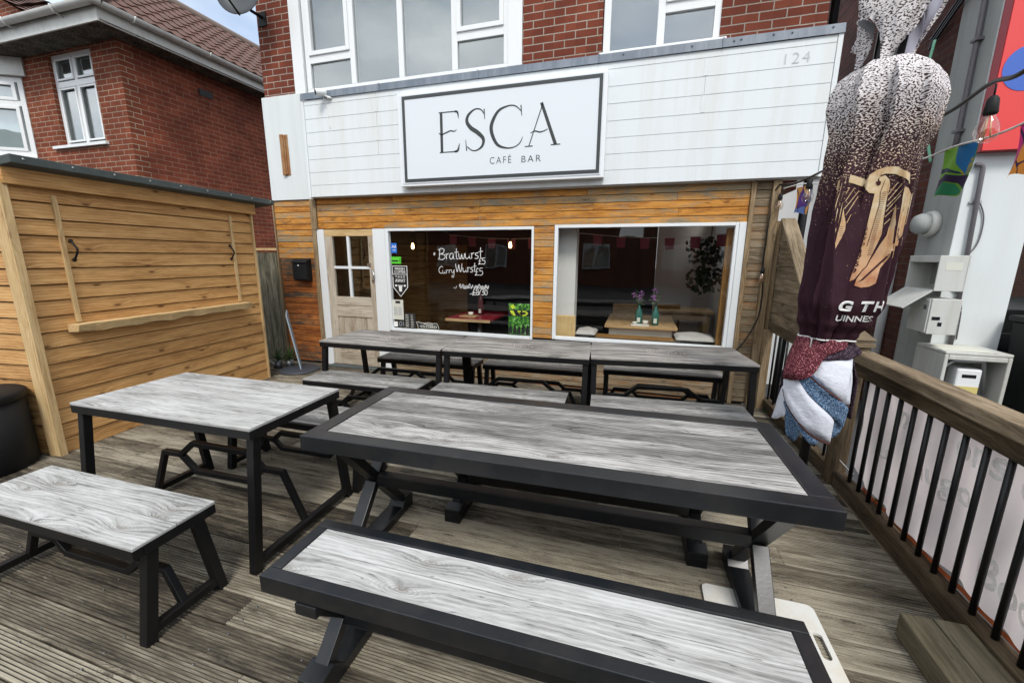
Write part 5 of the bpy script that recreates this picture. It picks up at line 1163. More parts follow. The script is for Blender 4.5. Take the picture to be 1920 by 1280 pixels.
# ================================================================== FURNITURE
def hexset(name, label, cat, group, L, Wd, H, topm, kind, tube=.045, nplank=4):
    t = thing(name, label, cat, (0, 0, 0), group)
    b = MB(); pw = Wd/nplank
    for i in range(nplank): b.box(-L/2, L/2, -Wd/2+i*pw+.0014, -Wd/2+(i+1)*pw-.0014, H-.016, H-random.uniform(0, .0015), 0, 0, (.72, .40, .62, .28)[i % 4])
    b.build('tabletop' if kind == 'table' else 'seat', topm, t, local=True, bevel=.002)
    e = .0015; eh = .045; b = MB()
    b.box(-L/2+e, L/2-e, -Wd/2+e, -Wd/2+.04, H-.016-eh, H-.0165); b.box(-L/2+e, L/2-e, Wd/2-.04, Wd/2-e, H-.016-eh, H-.0165)
    b.box(-L/2+e, -L/2+.04, -Wd/2+.041, Wd/2-.041, H-.016-eh, H-.0165); b.box(L/2-.04, L/2-e, -Wd/2+.041, Wd/2-.041, H-.016-eh, H-.0165)
    b.build('edge_frame', 'steel', t, local=True, bevel=.002)
    zt = H-.016-eh-.002
    yt, yb_ = (Wd/2-.045, Wd/2+.035) if kind == 'table' else (Wd/2-.075, Wd/2-.012)
    for sx in (-1, 1):
        x = sx*(L/2-.03)
        for sy in (-1, 1):
            b = MB(); b.beam((x, sy*yt, zt), (x, sy*yb_, .0), tube, tube, up=(1, 0, 0)); b.build('leg', 'steel', t, local=True, bevel=.003)
        b = MB(); b.beam((x, -yb_+.02, .05), (x, yb_-.02, .05), tube*.85, tube*.85); b.build('foot_rail', 'steel', t, local=True, bevel=.003)
    if kind == 'table': zf, zu, zl, xf0, xf1, xh, xs = .345, .435, .245, .61, .47, .33, .215
    else: zf, zu, zl, xf0, xf1, xh, xs = .205, .265, .14, .54, .455, .285, .215
    k = L/1.29 if kind == 'table' else L/1.15
    xf0, xf1, xh, xs = xf0*k, xf1*k, xh*k, xs*k; xf0 = L/2-.05
    r = .032
    b = MB()
    for sx in (-1, 1):
        b.beam((sx*xf0, 0, .065), (sx*xf1, 0, zf), r, r, up=(0, 1, 0), ext=.008); b.beam((sx*xf1, 0, zf), (sx*xh, 0, zf), r*1.02, r*1.02, up=(0, 1, 0), ext=.008)
        for z in (zu, zl): b.beam((sx*xh, 0, zf), (sx*xs, 0, z), r, r, up=(0, 1, 0), ext=.008)
    for z in (zu, zl): b.beam((-xs, 0, z), (xs, 0, z), r*1.02, r*1.02, up=(0, 1, 0), ext=.006)
    b.build('hexagon_stretcher', 'steel', t, local=True, bevel=.003)
    return t
def put(o, x, y, deg, label=None): 
    o.location = (x, y, 0); o.rotation_euler = (0, 0, radians(deg))
    if label: o['label'] = label
GT, GB = 'black framed timber tables', 'black framed timber benches'
ta = hexset('timber_table', 'whitewashed timber table on black hexagon frame in front of the kiosk', 'table', GT, 1.285, .655, .775, 'top_white', 'table'); put(ta, -2.405, 1.725, 1.2)
tb = hexset('timber_table', 'leftmost dull grey table of the back row, in front of the door', 'table', GT, 1.31, .67, .775, 'top_dull', 'table'); put(tb, -2.335, 3.60, .8)
for args in ((-1.03, 3.665, 4.0, 'middle dull grey table of the back row, below the pillar between windows'), (.268, 3.82, 7.0, 'rightmost dull grey table of the back row, below the right window')):
    c = copy_tree(tb); put(c, *args)
ba = hexset('timber_bench', 'whitewashed low bench nearest the camera at the bottom left', 'bench', GB, 1.17, .345, .465, 'top_white', 'bench', nplank=2); put(ba, -2.425, 1.085, .8)
bc = hexset('timber_bench', 'grey low bench on the kiosk side table\'s far side, half hidden by it', 'bench', GB, 1.17, .345, .465, 'top_grey', 'bench', nplank=2); put(bc, -2.33, 2.31, 1.0)
for args in ((-2.385, 3.165, 1.5, 'grey low bench in front of the leftmost back row table'), (-1.09, 3.165, 2.7, 'grey low bench in front of the middle back row table, behind the big table'), (.275, 3.25, 4.5, 'grey low bench in front of the rightmost back row table, behind the big table'),
             (-2.22, 4.10, .5, 'low bench under the door end of the cafe wall behind the leftmost table'), (-.98, 4.22, 2.0, 'low bench against the cafe wall behind the middle table'), (.285, 4.43, 2.0, 'low bench against the cafe wall behind the rightmost table')):
    c = copy_tree(bc); put(c, *args)
for o in list(COL.objects):
    if o.parent is None and o.get('category') == 'bench' and o.get('group') == GB and o.location.y > 4:
        for ch in COL.objects:
            if ch.parent == o and ch.name.startswith('seat'):
                ch.data = ch.data.copy(); ch.data.materials[0] = M['top_dull']

random.seed(12)
for o in [x for x in list(COL.objects) if x.parent is None and x.get('group') == GT and x.location.y > 3]:
    sb = MB(); H_ = .776
    for row, n_ in ((.03, 9), (-.04, 13)):
        x = -.12-.012*n_*.3
        for k in range(n_):
            w_ = random.uniform(.012, .026)
            ribbon(sb, spline([(x, row+random.uniform(-.018, .02)), (x+w_*.5, row+random.uniform(-.02, .024)), (x+w_*.3, row+random.uniform(-.02, .02)), (x+w_, row+random.uniform(-.016, .02))], 3), .0055, lambda a, b_: (a, b_, H_)); x += w_+random.uniform(.002, .012)
    sb.build('scratched_writing', 'scratch', o, local=True)
def xset(name, label, cat, L, Wd, H, topm, inset, yb_, cross_z, kind, bw=.082):
    t = thing(name, label, cat, (0, 0, 0), 'picnic set with dark steel frames'); n = 4 if kind == 'table' else 2
    iw = Wd-2*bw; pw = iw/n; b = MB()
    for i in range(n): b.box(-L/2+bw+.0015, L/2-bw-.0015, -iw/2+i*pw+.0015, -iw/2+(i+1)*pw-.0015, H-.03, H-.003-random.uniform(0, .0015), 0, 0, ((.95, .55, .22, .60) if kind == 'table' else (.66, .80))[i % 4])
    b.build('tabletop' if kind == 'table' else 'seat', topm, t, local=True, bevel=.0025)
    fh = .075 if kind == 'table' else .07
    b = MB()
    for sy in (-1, 1): b.box(-L/2, L/2, min(sy*Wd/2, sy*(Wd/2-bw)), max(sy*Wd/2, sy*(Wd/2-bw)), H-fh, H)
    for sx in (-1, 1): b.box(min(sx*L/2, sx*(L/2-bw)), max(sx*L/2, sx*(L/2-bw)), -Wd/2+bw+.0005, Wd/2-bw-.0005, H-fh, H-.0003)
    b.build('frame', 'steel_blue', t, local=True, bevel=.004)
    zt = H-fh-.001
    for sx in (-1, 1):
        x = sx*(L/2-inset)
        yt = yb_*.92
        b = MB(); b.box(x-.045, x+.045, -yt-.05, yt+.05, zt-.045, zt); b.build('top_beam', 'steel_blue', t, local=True, bevel=.003)
        b = MB(); b.box(x-.05, x+.05, -yb_-.06, yb_+.06, 0, .05)
        for sy in (-1, 1): b.prism([(sy*(yb_+.06), .05), (sy*(yb_-.07), .05), (sy*(yb_-.02), .10), (sy*(yb_+.06), .085)][::sy], 0, x-.05, x+.05)
        b.build('foot_beam', 'steel_blue', t, local=True, bevel=.003)
        wv = .07 if kind == 'table' else .06
        b = MB(); b.beam((x, -yt, zt-.05), (x, yb_-.02, .08), wv, .045, up=(0, 1, .3), ext=.0); b.build('leg', 'steel_blue', t, local=True, bevel=.003)
        b = MB()
        P0, P1 = Vector((x, yt, zt-.05)), Vector((x, -yb_+.02, .08)); mid = (P0+P1)/2; dd = (P1-P0).normalized()
        b.beam(P0, mid-dd*.026, wv*.97, .0445, up=(0, 1, -.3)); b.beam(mid+dd*.026, P1, wv*.97, .0445, up=(0, 1, -.3)); b.build('leg', 'steel_blue', t, local=True, bevel=.003)
    zc = (zt-.05+.08)/2
    b = MB(); b.box(-(L/2-inset)+.03, (L/2-inset)-.03, -.03, .03, zc-.032, zc+.032); b.build('stretcher', 'steel_blue', t, local=True, bevel=.003)
    return t
T2 = xset('picnic_table', 'large timber picnic table with wide dark grey steel border, centre of the deck', 'table', 2.19, .78, .775, 'top_white', .115, .27, .33, 'table'); put(T2, -.39, 1.855, 1.9)
for ch in COL.objects:
    if ch.parent == T2 and ch.name.startswith('tabletop'): ch.data.materials[0] = M['top_grey']
B2 = xset('picnic_bench', 'near picnic bench with dark steel border at the bottom of the view', 'bench', 1.83, .345, .465, 'top_white', .20, .14, .2, 'bench', .05); put(B2, -.335, 1.152, .8)
c = xset('picnic_bench', '', 'bench', 1.55, .345, .465, 'top_grey', .08, .14, .2, 'bench', .05); put(c, -.31, 2.27, 2.0, 'far picnic bench mostly hidden beneath the big picnic table')
# ------------------------------------------------------------------ small things on the deck
t = thing('cutting_board', 'white plastic board with a slotted handle under the picnic table foot', 'board', (.6, 1.7, 0))
bm = bmesh.new(); P = []
def rr(cx, cy, w_, h_, r, n=6):
    o = []
    for (sx, sy, a0) in ((1, 1, 0), (-1, 1, 90), (-1, -1, 180), (1, -1, 270)):
        for k in range(n+1): a = radians(a0+90*k/n); o.append((cx+sx*(w_/2-r)+r*cos(a), cy+sy*(h_/2-r)+r*sin(a)))
    return o
def holed(mb, outer, inner, z0, z1):
    bm = bmesh.new()
    def loop(pts, z): 
        vs = [bm.verts.new((p[0], p[1], z)) for p in pts]; es = [bm.edges.new((vs[i], vs[(i+1) % len(vs)])) for i in range(len(vs))]; return vs, es
    o1, e1 = loop(outer, z1); i1, e2 = loop(inner, z1); bmesh.ops.triangle_fill(bm, edges=e1+e2, use_beauty=True, normal=(0, 0, 1))
    bm.verts.index_update(); V = [tuple(v.co) for v in bm.verts]; F = [tuple(v.index for v in f.verts) for f in bm.faces]; bm.free()
    mb.add(V, F); mb.add([(x, y, z0) for x, y, z in V], [f[::-1] for f in F])
    for pts, s in ((outer, 1), (inner, -1)):
        n = len(pts); vs = [(p[0], p[1], z) for z in (z0, z1) for p in pts]; fs = [(i, (i+1) % n, n+(i+1) % n, n+i)[::s] for i in range(n)]; mb.add(vs, fs)
b = MB(); holed(b, rr(.633, 1.66, .475, .62, .03), rr(.832, 1.745, .035, .13, .017), .006, .018)
o = b.build('body', 'cutting', t)
t = thing('timber_block', 'stubby pair of treated sleepers lying against the railing at the bottom right', 'timber', (1.28, 1.6, 0))
b = MB(); b.box(1.168, 1.282, 1.20, 1.93, .0, .112, 1); b.build('sleeper', 'sleeper', t, bevel=.006); b = MB(); b.box(1.285, 1.40, 1.20, 1.935, .0, .114, 1); b.build('sleeper', 'sleeper', t, bevel=.006)
t = thing('board_sign', 'pale blue free standing board sign on a round dark base left of the door', 'sign', (-4.55, 4.5, 0))
b = MB(); b.lathe([(0, 0), (.26, 0), (.265, .012), (.24, .03), (.05, .04), (0, .042)], (-4.52, 4.52, 0), 32); b.build('base', 'disc', t)
b = MB(); A_ = Vector((-4.62, 4.66, .03)); B_ = Vector((-4.44, 4.46, .03)); tp = Vector((-.17, -.0, .78))
b.add([tuple(A_), tuple(B_), tuple(B_+tp*.97), tuple(A_+tp+Vector((.0, .0, .02)))], [(0, 1, 2, 3)]); b.build('panel', 'board_blue', t, solid=.014)
for x, y, lab in ((-4.91, 4.52, 'left small zinc plant pot by the fence'), (-4.79, 4.62, 'right small zinc plant pot by the board sign, with the fuller plant')):
    t = thing('plant_pot', lab, 'plant pot', (x, y, 0), 'zinc plant pots left of the door'); random.seed(int(-x*100))
    b = MB(); b.lathe([(0, 0), (.05, 0), (.06, .10), (.055, .10), (.05, .085), (0, .085)], (x, y, 0), 20); b.build('pot', 'zinc', t)
    b = MB()
    for k in range(55):
        a = random.uniform(0, 6.28); e = random.uniform(.2, 1.3); Lf = random.uniform(.06, .17); c = Vector((x, y, .09)); d_ = Vector((cos(a)*cos(e), sin(a)*cos(e), sin(e)))*Lf; n_ = d_.cross(Vector((.3, .2, 1))).normalized()*.012; m_ = c+d_*random.uniform(.2, .7)
        b.add([tuple(m_), tuple(m_+d_*.5+n_), tuple(m_+d_), tuple(m_+d_*.5-n_)], [(0, 1, 2, 3)])
    b.build('plant', 'leaf', t)
# fallen leaves and scraps
random.seed(77)
for k in range(16):
    x, y, a = random.uniform(-2.6, 1.3), random.uniform(.7, 3.0), random.uniform(0, 6.28); L1 = random.uniform(.012, .026)
    b = MB(); dx, dy = cos(a)*L1, sin(a)*L1
    b.add([(x-dx, y-dy, .003), (x+dy*.5, y-dx*.5, .006), (x+dx, y+dy, .005), (x-dy*.5, y+dx*.5, .009)], [(0, 1, 2, 3)])
    o = b.build('fallen_leaf', 'paper' if k % 3 == 0 else 'sleeper'); tag(o, 'tiny dry leaf or scrap lying on the deck boards', 'leaf', 'scraps lying on the deck')
# weeds at the deck edge
b = MB(); random.seed(21)
for cx, cy, n_, s in ((1.40, 4.72, 60, .10), (1.60, 3.05, 40, .1), (1.44, 2.55, 10, .03), (1.437, 2.62, 10, .03)):
    for k in range(n_):
        c = Vector((cx+random.gauss(0, .05*s*10*.5), cy+random.gauss(0, .05*s*10*.5), .0)); a = random.uniform(0, 6.28); d_ = Vector((cos(a)*.4, sin(a)*.4, random.uniform(.4, 1))).normalized()*random.uniform(.4, 1)*s; n2 = d_.cross(Vector((.2, .1, 1))).normalized()*.012
        b.add([tuple(c), tuple(c+d_*.5+n2), tuple(c+d_), tuple(c+d_*.5-n2)], [(0, 1, 2, 3)])
stuff('weeds', b, 'leaf')

# ================================================================== CLOSED UMBRELLA
AX, AY = 1.0, 2.6
vv_ = Vector((AX, AY, 0)).normalized(); ll = Vector((vv_.y, -vv_.x, 0))
um = thing('closed_umbrella', 'closed maroon parasol with white speckled top, gold harp print and white tie', 'umbrella', (AX, AY, 0))
PROF = [(1.155, .113, -.012), (1.22, .135, .0), (1.28, .172, .014), (1.39, .204, .022), (1.56, .205, .035), (1.69, .204, .04), (1.82, .200, .045), (1.95, .193, .052), (2.07, .187, .060), (2.21, .203, .085), (2.33, .222, .08), (2.40, .208, .074), (2.455, .175, .066), (2.49, .125, .06), (2.505, .07, .055), (2.51, .02, .05)]
def prof(z):
    if z <= PROF[0][0]: return PROF[0][1:]
    for a, b_ in zip(PROF, PROF[1:]):
        if z <= b_[0]:
            t = (z-a[0])/(b_[0]-a[0]); t2 = t*t*(3-2*t) if z < 2.2 else t
            return (a[1]+(b_[1]-a[1])*t2, a[2]+(b_[2]-a[2])*t2)
    return PROF[-1][1:]
def sm(a, b_, x):
    t = max(0.0, min(1.0, (x-a)/(b_-a))); return t*t*(3-2*t)
LIPS = [(-.52, .34, .40, 1.1, 2.12), (-.02, .14, .25, 1.80, 2.14), (.78, .14, .30, 1.5, 2.04), (.02, .22, .30, 2.0, 2.47), (.52, .12, .25, 2.1, 2.45), (-.62, .16, .25, 2.05, 2.44), (-1.0, .2, .3, 1.25, 2.5), (1.2, .1, .3, 1.2, 2.1), (2.0, .1, .5, 1.1, 2.6), (2.8, .1, .5, 1.1, 2.6), (-2.0, .1, .5, 1.1, 2.6)]
def fold(th, z):
    if th > pi: th -= 2*pi
    f = 1+.025*cos(5*th+.9+.5*sin(z*3))+.012*cos(9*th+z*1.7)
    q = ((th+.30+.30*(z-1.7)+.12*sin(z*4)) % (pi/3))-pi/6
    f *= 1-.85*(1-cos(pi/6)/cos(q))*1.25+.075
    q2 = ((th*1.0-.5*(z-1.9)) % (2*pi/7))-pi/7; f *= 1-.35*(1-cos(pi/7)/cos(q2))
    for t0, dep, ln_, za, zb in LIPS:
        w_ = sm(za, za+.12, z)*(1-sm(zb-.12, zb, z)); t1 = t0+.10*(z-1.7)
        dx = t1-th                              # cloth left of the lip lies behind it
        if dx > 0: f -= dep*w_*sm(0, .04, dx)*math.exp(-dx/ln_)
        else: f += dep*.35*w_*math.exp(dx/.12)
    lo = 1-sm(1.18, 1.62, z)
    f += lo*(.20*abs(cos(5.5*th+.6+1.2*(z-1.2)))**.7-.13)
    up_ = sm(2.15, 2.35, z)
    f += up_*(.035*cos(3*th-.4))
    return f
def surf(th, z, off=0):
    r, c = prof(z); rr_ = r*fold(th, z)+off
    return Vector((AX, AY, z))+ll*(c+rr_*sin(th))-vv_*(rr_*cos(th))
def front(s, z, off=.004):
    r, c = prof(z); lo, hi = -1.45, 1.45
    best = None
    for i in range(59):
        th = lo+(hi-lo)*i/58; p = c+r*fold(th, z)*sin(th); e = abs(p-s)
        if best is None or e < best[0]: best = (e, th)
    th = best[1]; h = .03
    for _ in range(14):
        for q in (th-h, th+h):
            e = abs(c+r*fold(q, z)*sin(q)-s)
            if e < best[0]: best = (e, q)
        th = best[1]; h *= .6
    return tuple(surf(th, z, off))
b = MB(); b.grid(lambda u, v: surf(2*pi*u, 1.15+1.36*v), 440, 150, uvs=(1.3, 1.36)); b.build('canopy', 'canopy', um)
b = MB(); b.tube([(AX+.045, AY+.20, -.04), (AX+.0, AY+.03, .9), (AX+.06*ll.x, AY+.06*ll.y, 3.1)], .026, 14); b.build('pole', 'steel', um)
b = MB(); b.lathe([(.05, 0), (.05, .006), (.032, .01)], (AX+.045, AY+.19, 0), 20); b.build('base', 'steel', um)
HN = [(.045, 1.934), (.046, 1.958), (.058, 1.98), (.082, 2.0), (.11, 2.009), (.138, 2.01), (.168, 1.999), (.195, 1.985), (.202, 1.971), (.206, 1.941), (.193, 1.952), (.169, 1.97), (.143, 1.977), (.114, 1.981), (.089, 1.974), (.076, 1.957), (.079, 1.935), (.092, 1.923), (.103, 1.929), (.106, 1.905), (.089, 1.895), (.066, 1.899), (.052, 1.914)]
HC = [(.085, 1.893), (.103, 1.915), (.104, 1.942), (.092, 1.967), (.111, 1.974), (.128, 1.954), (.134, 1.926), (.129, 1.898), (.129, 1.87), (.128, 1.819), (.129, 1.771), (.135, 1.713), (.127, 1.675), (.117, 1.64), (.111, 1.613), (.1, 1.566), (.089, 1.55), (.065, 1.503), (.048, 1.492), (.053, 1.529), (.062, 1.585), (.07, 1.641), (.077, 1.705), (.083, 1.773), (.085, 1.831)]
HB_ = [(.167, 1.849), (.172, 1.816), (.167, 1.76), (.153, 1.708), (.136, 1.665), (.123, 1.626), (.112, 1.596), (.104, 1.566), (.088, 1.54), (.073, 1.504), (.069, 1.473), (.095, 1.464), (.125, 1.47), (.146, 1.486), (.142, 1.516), (.152, 1.557), (.169, 1.592), (.183, 1.626), (.182, 1.669), (.178, 1.712), (.177, 1.769)]
HP = [(.183, 1.921), (.204, 1.924), (.214, 1.9), (.22, 1.873), (.219, 1.822), (.216, 1.767), (.213, 1.721), (.208, 1.678), (.203, 1.64), (.196, 1.611), (.186, 1.601), (.182, 1.655), (.186, 1.702), (.19, 1.75), (.19, 1.815), (.186, 1.875)]
LN = [(-.062, 1.968), (-.037, 1.992), (0, 1.984), (.045, 1.965), (.047, 1.948), (.038, 1.932), (.005, 1.947), (-.024, 1.957), (-.044, 1.957), (-.057, 1.944)]
LC = [(-.06, 1.939), (-.052, 1.953), (-.035, 1.951), (-.029, 1.917), (-.024, 1.867), (-.014, 1.817), (-.001, 1.767), (.001, 1.737), (-.008, 1.697), (-.018, 1.667), (-.024, 1.646), (-.032, 1.708), (-.043, 1.789), (-.053, 1.869), (-.041, 1.898), (-.044, 1.923)]
b = MB()
for P in (HN, HC, HB_, HP, LN, LC): poly(b, P, front, 0, 4)
f6 = lambda s, z: front(s, z, .006)
for P in (((.16, 1.946), (.132, 1.889)), ((.174, 1.938), (.134, 1.863)), ((.188, 1.923), (.134, 1.837)), ((.176, 1.888), (.134, 1.814)), ((.168, 1.84), (.134, 1.79)), ((.155, 1.784), (.136, 1.757)), ((-.007, 1.929), (-.024, 1.882)), ((.01, 1.925), (-.019, 1.857)), ((.029, 1.914), (-.014, 1.832)), ((.029, 1.888), (-.005, 1.802)), ((.014, 1.806), (.003, 1.767))):
    ribbon(b, [tuple(P[0][i]+(P[1][i]-P[0][i])*k/6 for i in (0, 1)) for k in range(7)], .0028, f6)
b.build('harp_print', 'harp', um)
b = MB()
poly(b, [(.081, 1.945), (.092, 1.953), (.100, 1.946), (.099, 1.933), (.090, 1.930)], f6, 0, 1)
ribbon(b, [(.104, 1.90), (.108, 1.85), (.103, 1.80), (.099, 1.75), (.094, 1.70), (.090, 1.66)], .002, f6); ribbon(b, [(.104, 1.90), (.113, 1.955)], .0018, f6)
for k in range(34): z = 1.90-k*.0085; s0 = .104-.00042*k; ribbon(b, [(s0+.006, z), (s0+.022, z+.001)], .0016, f6)
for k in range(30): q = k/29; s = .082+.092*q; z = 1.492+.135*q; ribbon(b, [(s, z), (s+.017, z+.012)], .0022, f6)
for k in range(16): q = k/15; s = -.040+.03*q*.8; z = 1.86-.15*q; ribbon(b, [(s, z), (s+.014, z)], .0016, f6)
ribbon(b, [(-.044, 1.90), (-.043, 1.84), (-.036, 1.77), (-.030, 1.71)], .0018, f6)
for ch, (s, z), h in zip('ESTD1759', ((.082, 1.738), (.0815, 1.716), (.080, 1.694), (.076, 1.670), (.077, 1.632), (.070, 1.607), (.066, 1.577), (.060, 1.545)), (.014, .014, .014, .014, .024, .022, .024, .024)):
    text_on(b, ch, lambda x, zz_: f6(x, zz_), s-.008, z-h/2, height=h, bold=.02)
b.build('print_lines', 'harp_line', um)
for ch, z in (('E', 1.735), ('S', 1.714)): b = MB(); text_on(b, ch, f6, .190, z-.007, height=.013, bold=.01); b.build('lettering', 'harp_line', um)
b = MB()
text_on(b, 'G', f6, .024, 1.343, height=.056, bold=.05, shear=.15); text_on(b, 'T', f6, .105, 1.345, height=.054, bold=.05, shear=.2); text_on(b, 'H', f6, .155, 1.347, width=.04, height=.052, bold=.04, shear=.2)
text_on(b, 'UINNES', f6, .020, 1.293, width=.140, height=.032, bold=.02, shear=.12)
b.build('lettering', 'stk_white', um)
# tie and loose skirt below it
b = MB()
pts = []
for k in range(49):
    th = 2*pi*k/48; pts.append(tuple(surf(th, 1.185, .006)))
b.tube(pts, .0045, 6, cap=False); b.tube([front(-.045, 1.185, .012), front(-.05, 1.19, .03), tuple(Vector(front(-.055, 1.16, .03))-Vector((0, 0, .085)))], .0035, 6); b.build('tie', 'white_rope', um)
def skirt(s, z, dep):
    c = -.012; zz_ = max(0, 1.19-z); R_ = .115+.075*min(1, zz_/.2)-.02*max(0, zz_-.3)
    x = max(-.96, min(.96, (s-c)/R_)); dd = R_*sqrt(1-x*x)
    f = .006*sin(s*26+z*9+dep*200)+.004*sin((s*.8+z*.6)*60+dep*300)*min(1, zz_*4)
    return tuple(Vector((AX, AY, z))+ll*s-vv_*(dd+f+dep))
SK = [('blue_panel', 'sk_blue', -.012, [(-.106, .985), (-.042, 1.01), (.011, .951), (.081, .897), (.13, .848), (.133, .808), (.129, .765), (.122, .736), (.097, .771), (.05, .800), (.003, .840), (-.047, .885), (-.12, .92)]),
      ('white_panel', 'sk_white', -.014, [(-.037, .995), (-.009, 1.09), (.016, 1.11), (.11, 1.10), (.119, 1.057), (.13, .98), (.133, .901), (.131, .86), (.081, .896), (.023, .938)]),
      ('purple_panel', 'sk_purple', .0, [(.0, 1.185), (.093, 1.185), (.125, 1.162), (.148, 1.134), (.145, 1.114), (.114, 1.096), (.066, 1.088), (.0, 1.085), (-.01, 1.13)]),
      ('maroon_panel', 'sk_maroon', .008, [(-.115, 1.185), (.07, 1.185), (.082, 1.150), (.05, 1.133), (.012, 1.108), (-.005, 1.079), (-.02, 1.036), (-.042, .998), (-.093, .967), (-.162, .947), (-.167, .967), (-.162, 1.067), (-.144, 1.145)]),
      ('white_panel', 'sk_white', -.006, [(-.16, .96), (-.106, .97), (-.046, .898), (.003, .853), (.05, .813), (.078, .781), (.084, .755), (.082, .691), (.079, .648), (.037, .665), (-.021, .691), (-.078, .748), (-.126, .809), (-.153, .868)]),
      ('hem', 'sk_trim', .001, [(-.157, .883), (-.126, .814), (-.078, .753), (-.021, .696), (.037, .67), (.08, .654), (.08, .643), (.033, .656), (-.022, .684), (-.083, .742), (-.13, .802), (-.158, .869)]),
      ('hem', 'sk_trim', -.008, [(-.042, .998), (.011, .956), (.079, .906), (.13, .861), (.13, .847), (.078, .896), (.01, .946), (-.047, .99)]),
      ('white_wing', 'sk_white', -.03, [(-.162, .90), (-.145, .834), (-.131, .742), (-.152, .714), (-.198, .672), (-.19, .734), (-.181, .811)]),
      ('blue_panel', 'sk_blue', -.02, [(-.148, .814), (-.126, .82), (-.079, .76), (-.021, .70), (.033, .66), (.025, .627), (.004, .62), (-.04, .659), (-.081, .714), (-.135, .781)]),
      ('blue_panel', 'sk_blue', -.045, [(-.135, .80), (-.077, .70), (-.053, .663), (-.056, .64), (-.074, .601), (-.112, .624), (-.125, .673)]),
      ('blue_panel', 'sk_blue', -.03, [(.081, .80), (.123, .75), (.113, .692), (.089, .671), (.083, .683), (.075, .741)])]
for nm, mt, dp, P in SK:
    b = MB(); poly(b, spline(P, 3, True), lambda s, z: skirt(s, z, dp), 0, 2); b.build(nm, mt, um, solid=.0016)
b = MB()
def back(u, v):
    th = pi/2+pi*u*1.0; z = 1.17-.42*v; R_ = .11+.06*min(1, v*2)
    return Vector((AX, AY, z))+ll*(-.012+R_*(1+.1*cos(9*th))*sin(th))-vv_*(R_*cos(th)*.9)
b.grid(back, 40, 14); b.build('back_panel', 'sk_purple', um, solid=.003)
# loose hood above
HD = [('hood_panel', 'canopy', .10, [(-.075, 2.86), (.19, 2.80), (.164, 2.675), (.149, 2.65), (.13, 2.592), (.101, 2.55), (.073, 2.519), (.064, 2.489), (.055, 2.459), (.044, 2.442), (.031, 2.465), (.022, 2.5), (.02, 2.541), (.008, 2.6), (-.014, 2.638), (-.035, 2.664), (-.062, 2.68), (-.079, 2.69), (-.075, 2.75)], .3),
      ('hood_flap', 'canopy', .02, [(-.084, 2.699), (-.071, 2.711), (-.044, 2.695), (-.018, 2.663), (-.009, 2.623), (-.016, 2.597), (-.015, 2.563), (-.028, 2.529), (-.042, 2.503), (-.043, 2.452), (-.064, 2.457), (-.06, 2.499), (-.065, 2.56), (-.091, 2.575), (-.08, 2.614), (-.071, 2.658)], .3),
      ('hood_lining', 'hood_grey', .055, [(-.079, 2.685), (-.062, 2.688), (-.035, 2.672), (-.016, 2.649), (-.013, 2.622), (-.015, 2.59), (-.032, 2.623), (-.049, 2.644), (-.065, 2.661)], .2),
      ('hood_lining', 'lavender', .02, [(.15, 2.90), (.23, 2.80), (.209, 2.703), (.191, 2.659), (.172, 2.618), (.15, 2.569), (.135, 2.517), (.125, 2.475), (.1, 2.481), (.1, 2.53), (.099, 2.579), (.132, 2.626), (.155, 2.686)], -.3),
      ('hood_panel', 'canopy', -.03, [(.19, 2.86), (.245, 2.80), (.222, 2.70), (.202, 2.655), (.183, 2.612), (.160, 2.565), (.145, 2.515), (.133, 2.46), (.115, 2.46), (.13, 2.52), (.15, 2.58), (.17, 2.63)], .2)]
for nm, mt, dp, P, cv in HD:
    b = MB(); poly(b, spline(P, 2, True), lambda s, z: tuple(Vector((AX, AY, z))+ll*s-vv_*(dp+cv*(.18-(s-.05)**2*4)*.35+.01*sin(s*60+z*18))), 0, 2); b.build(nm, mt, um, solid=.003)
b = MB()
for k in range(6):
    a = k*pi/3+.3; p = Vector((AX, AY, 0))+ll*(.05+.045*sin(a))-vv_*(.045*cos(a)); q = Vector((AX, AY, 0))+ll*(.07+.05*sin(a))-vv_*(.06*cos(a)); b.beam((p.x, p.y, 2.40), (q.x, q.y, 2.95), .016, .022)
b.build('rib', 'steel', um)

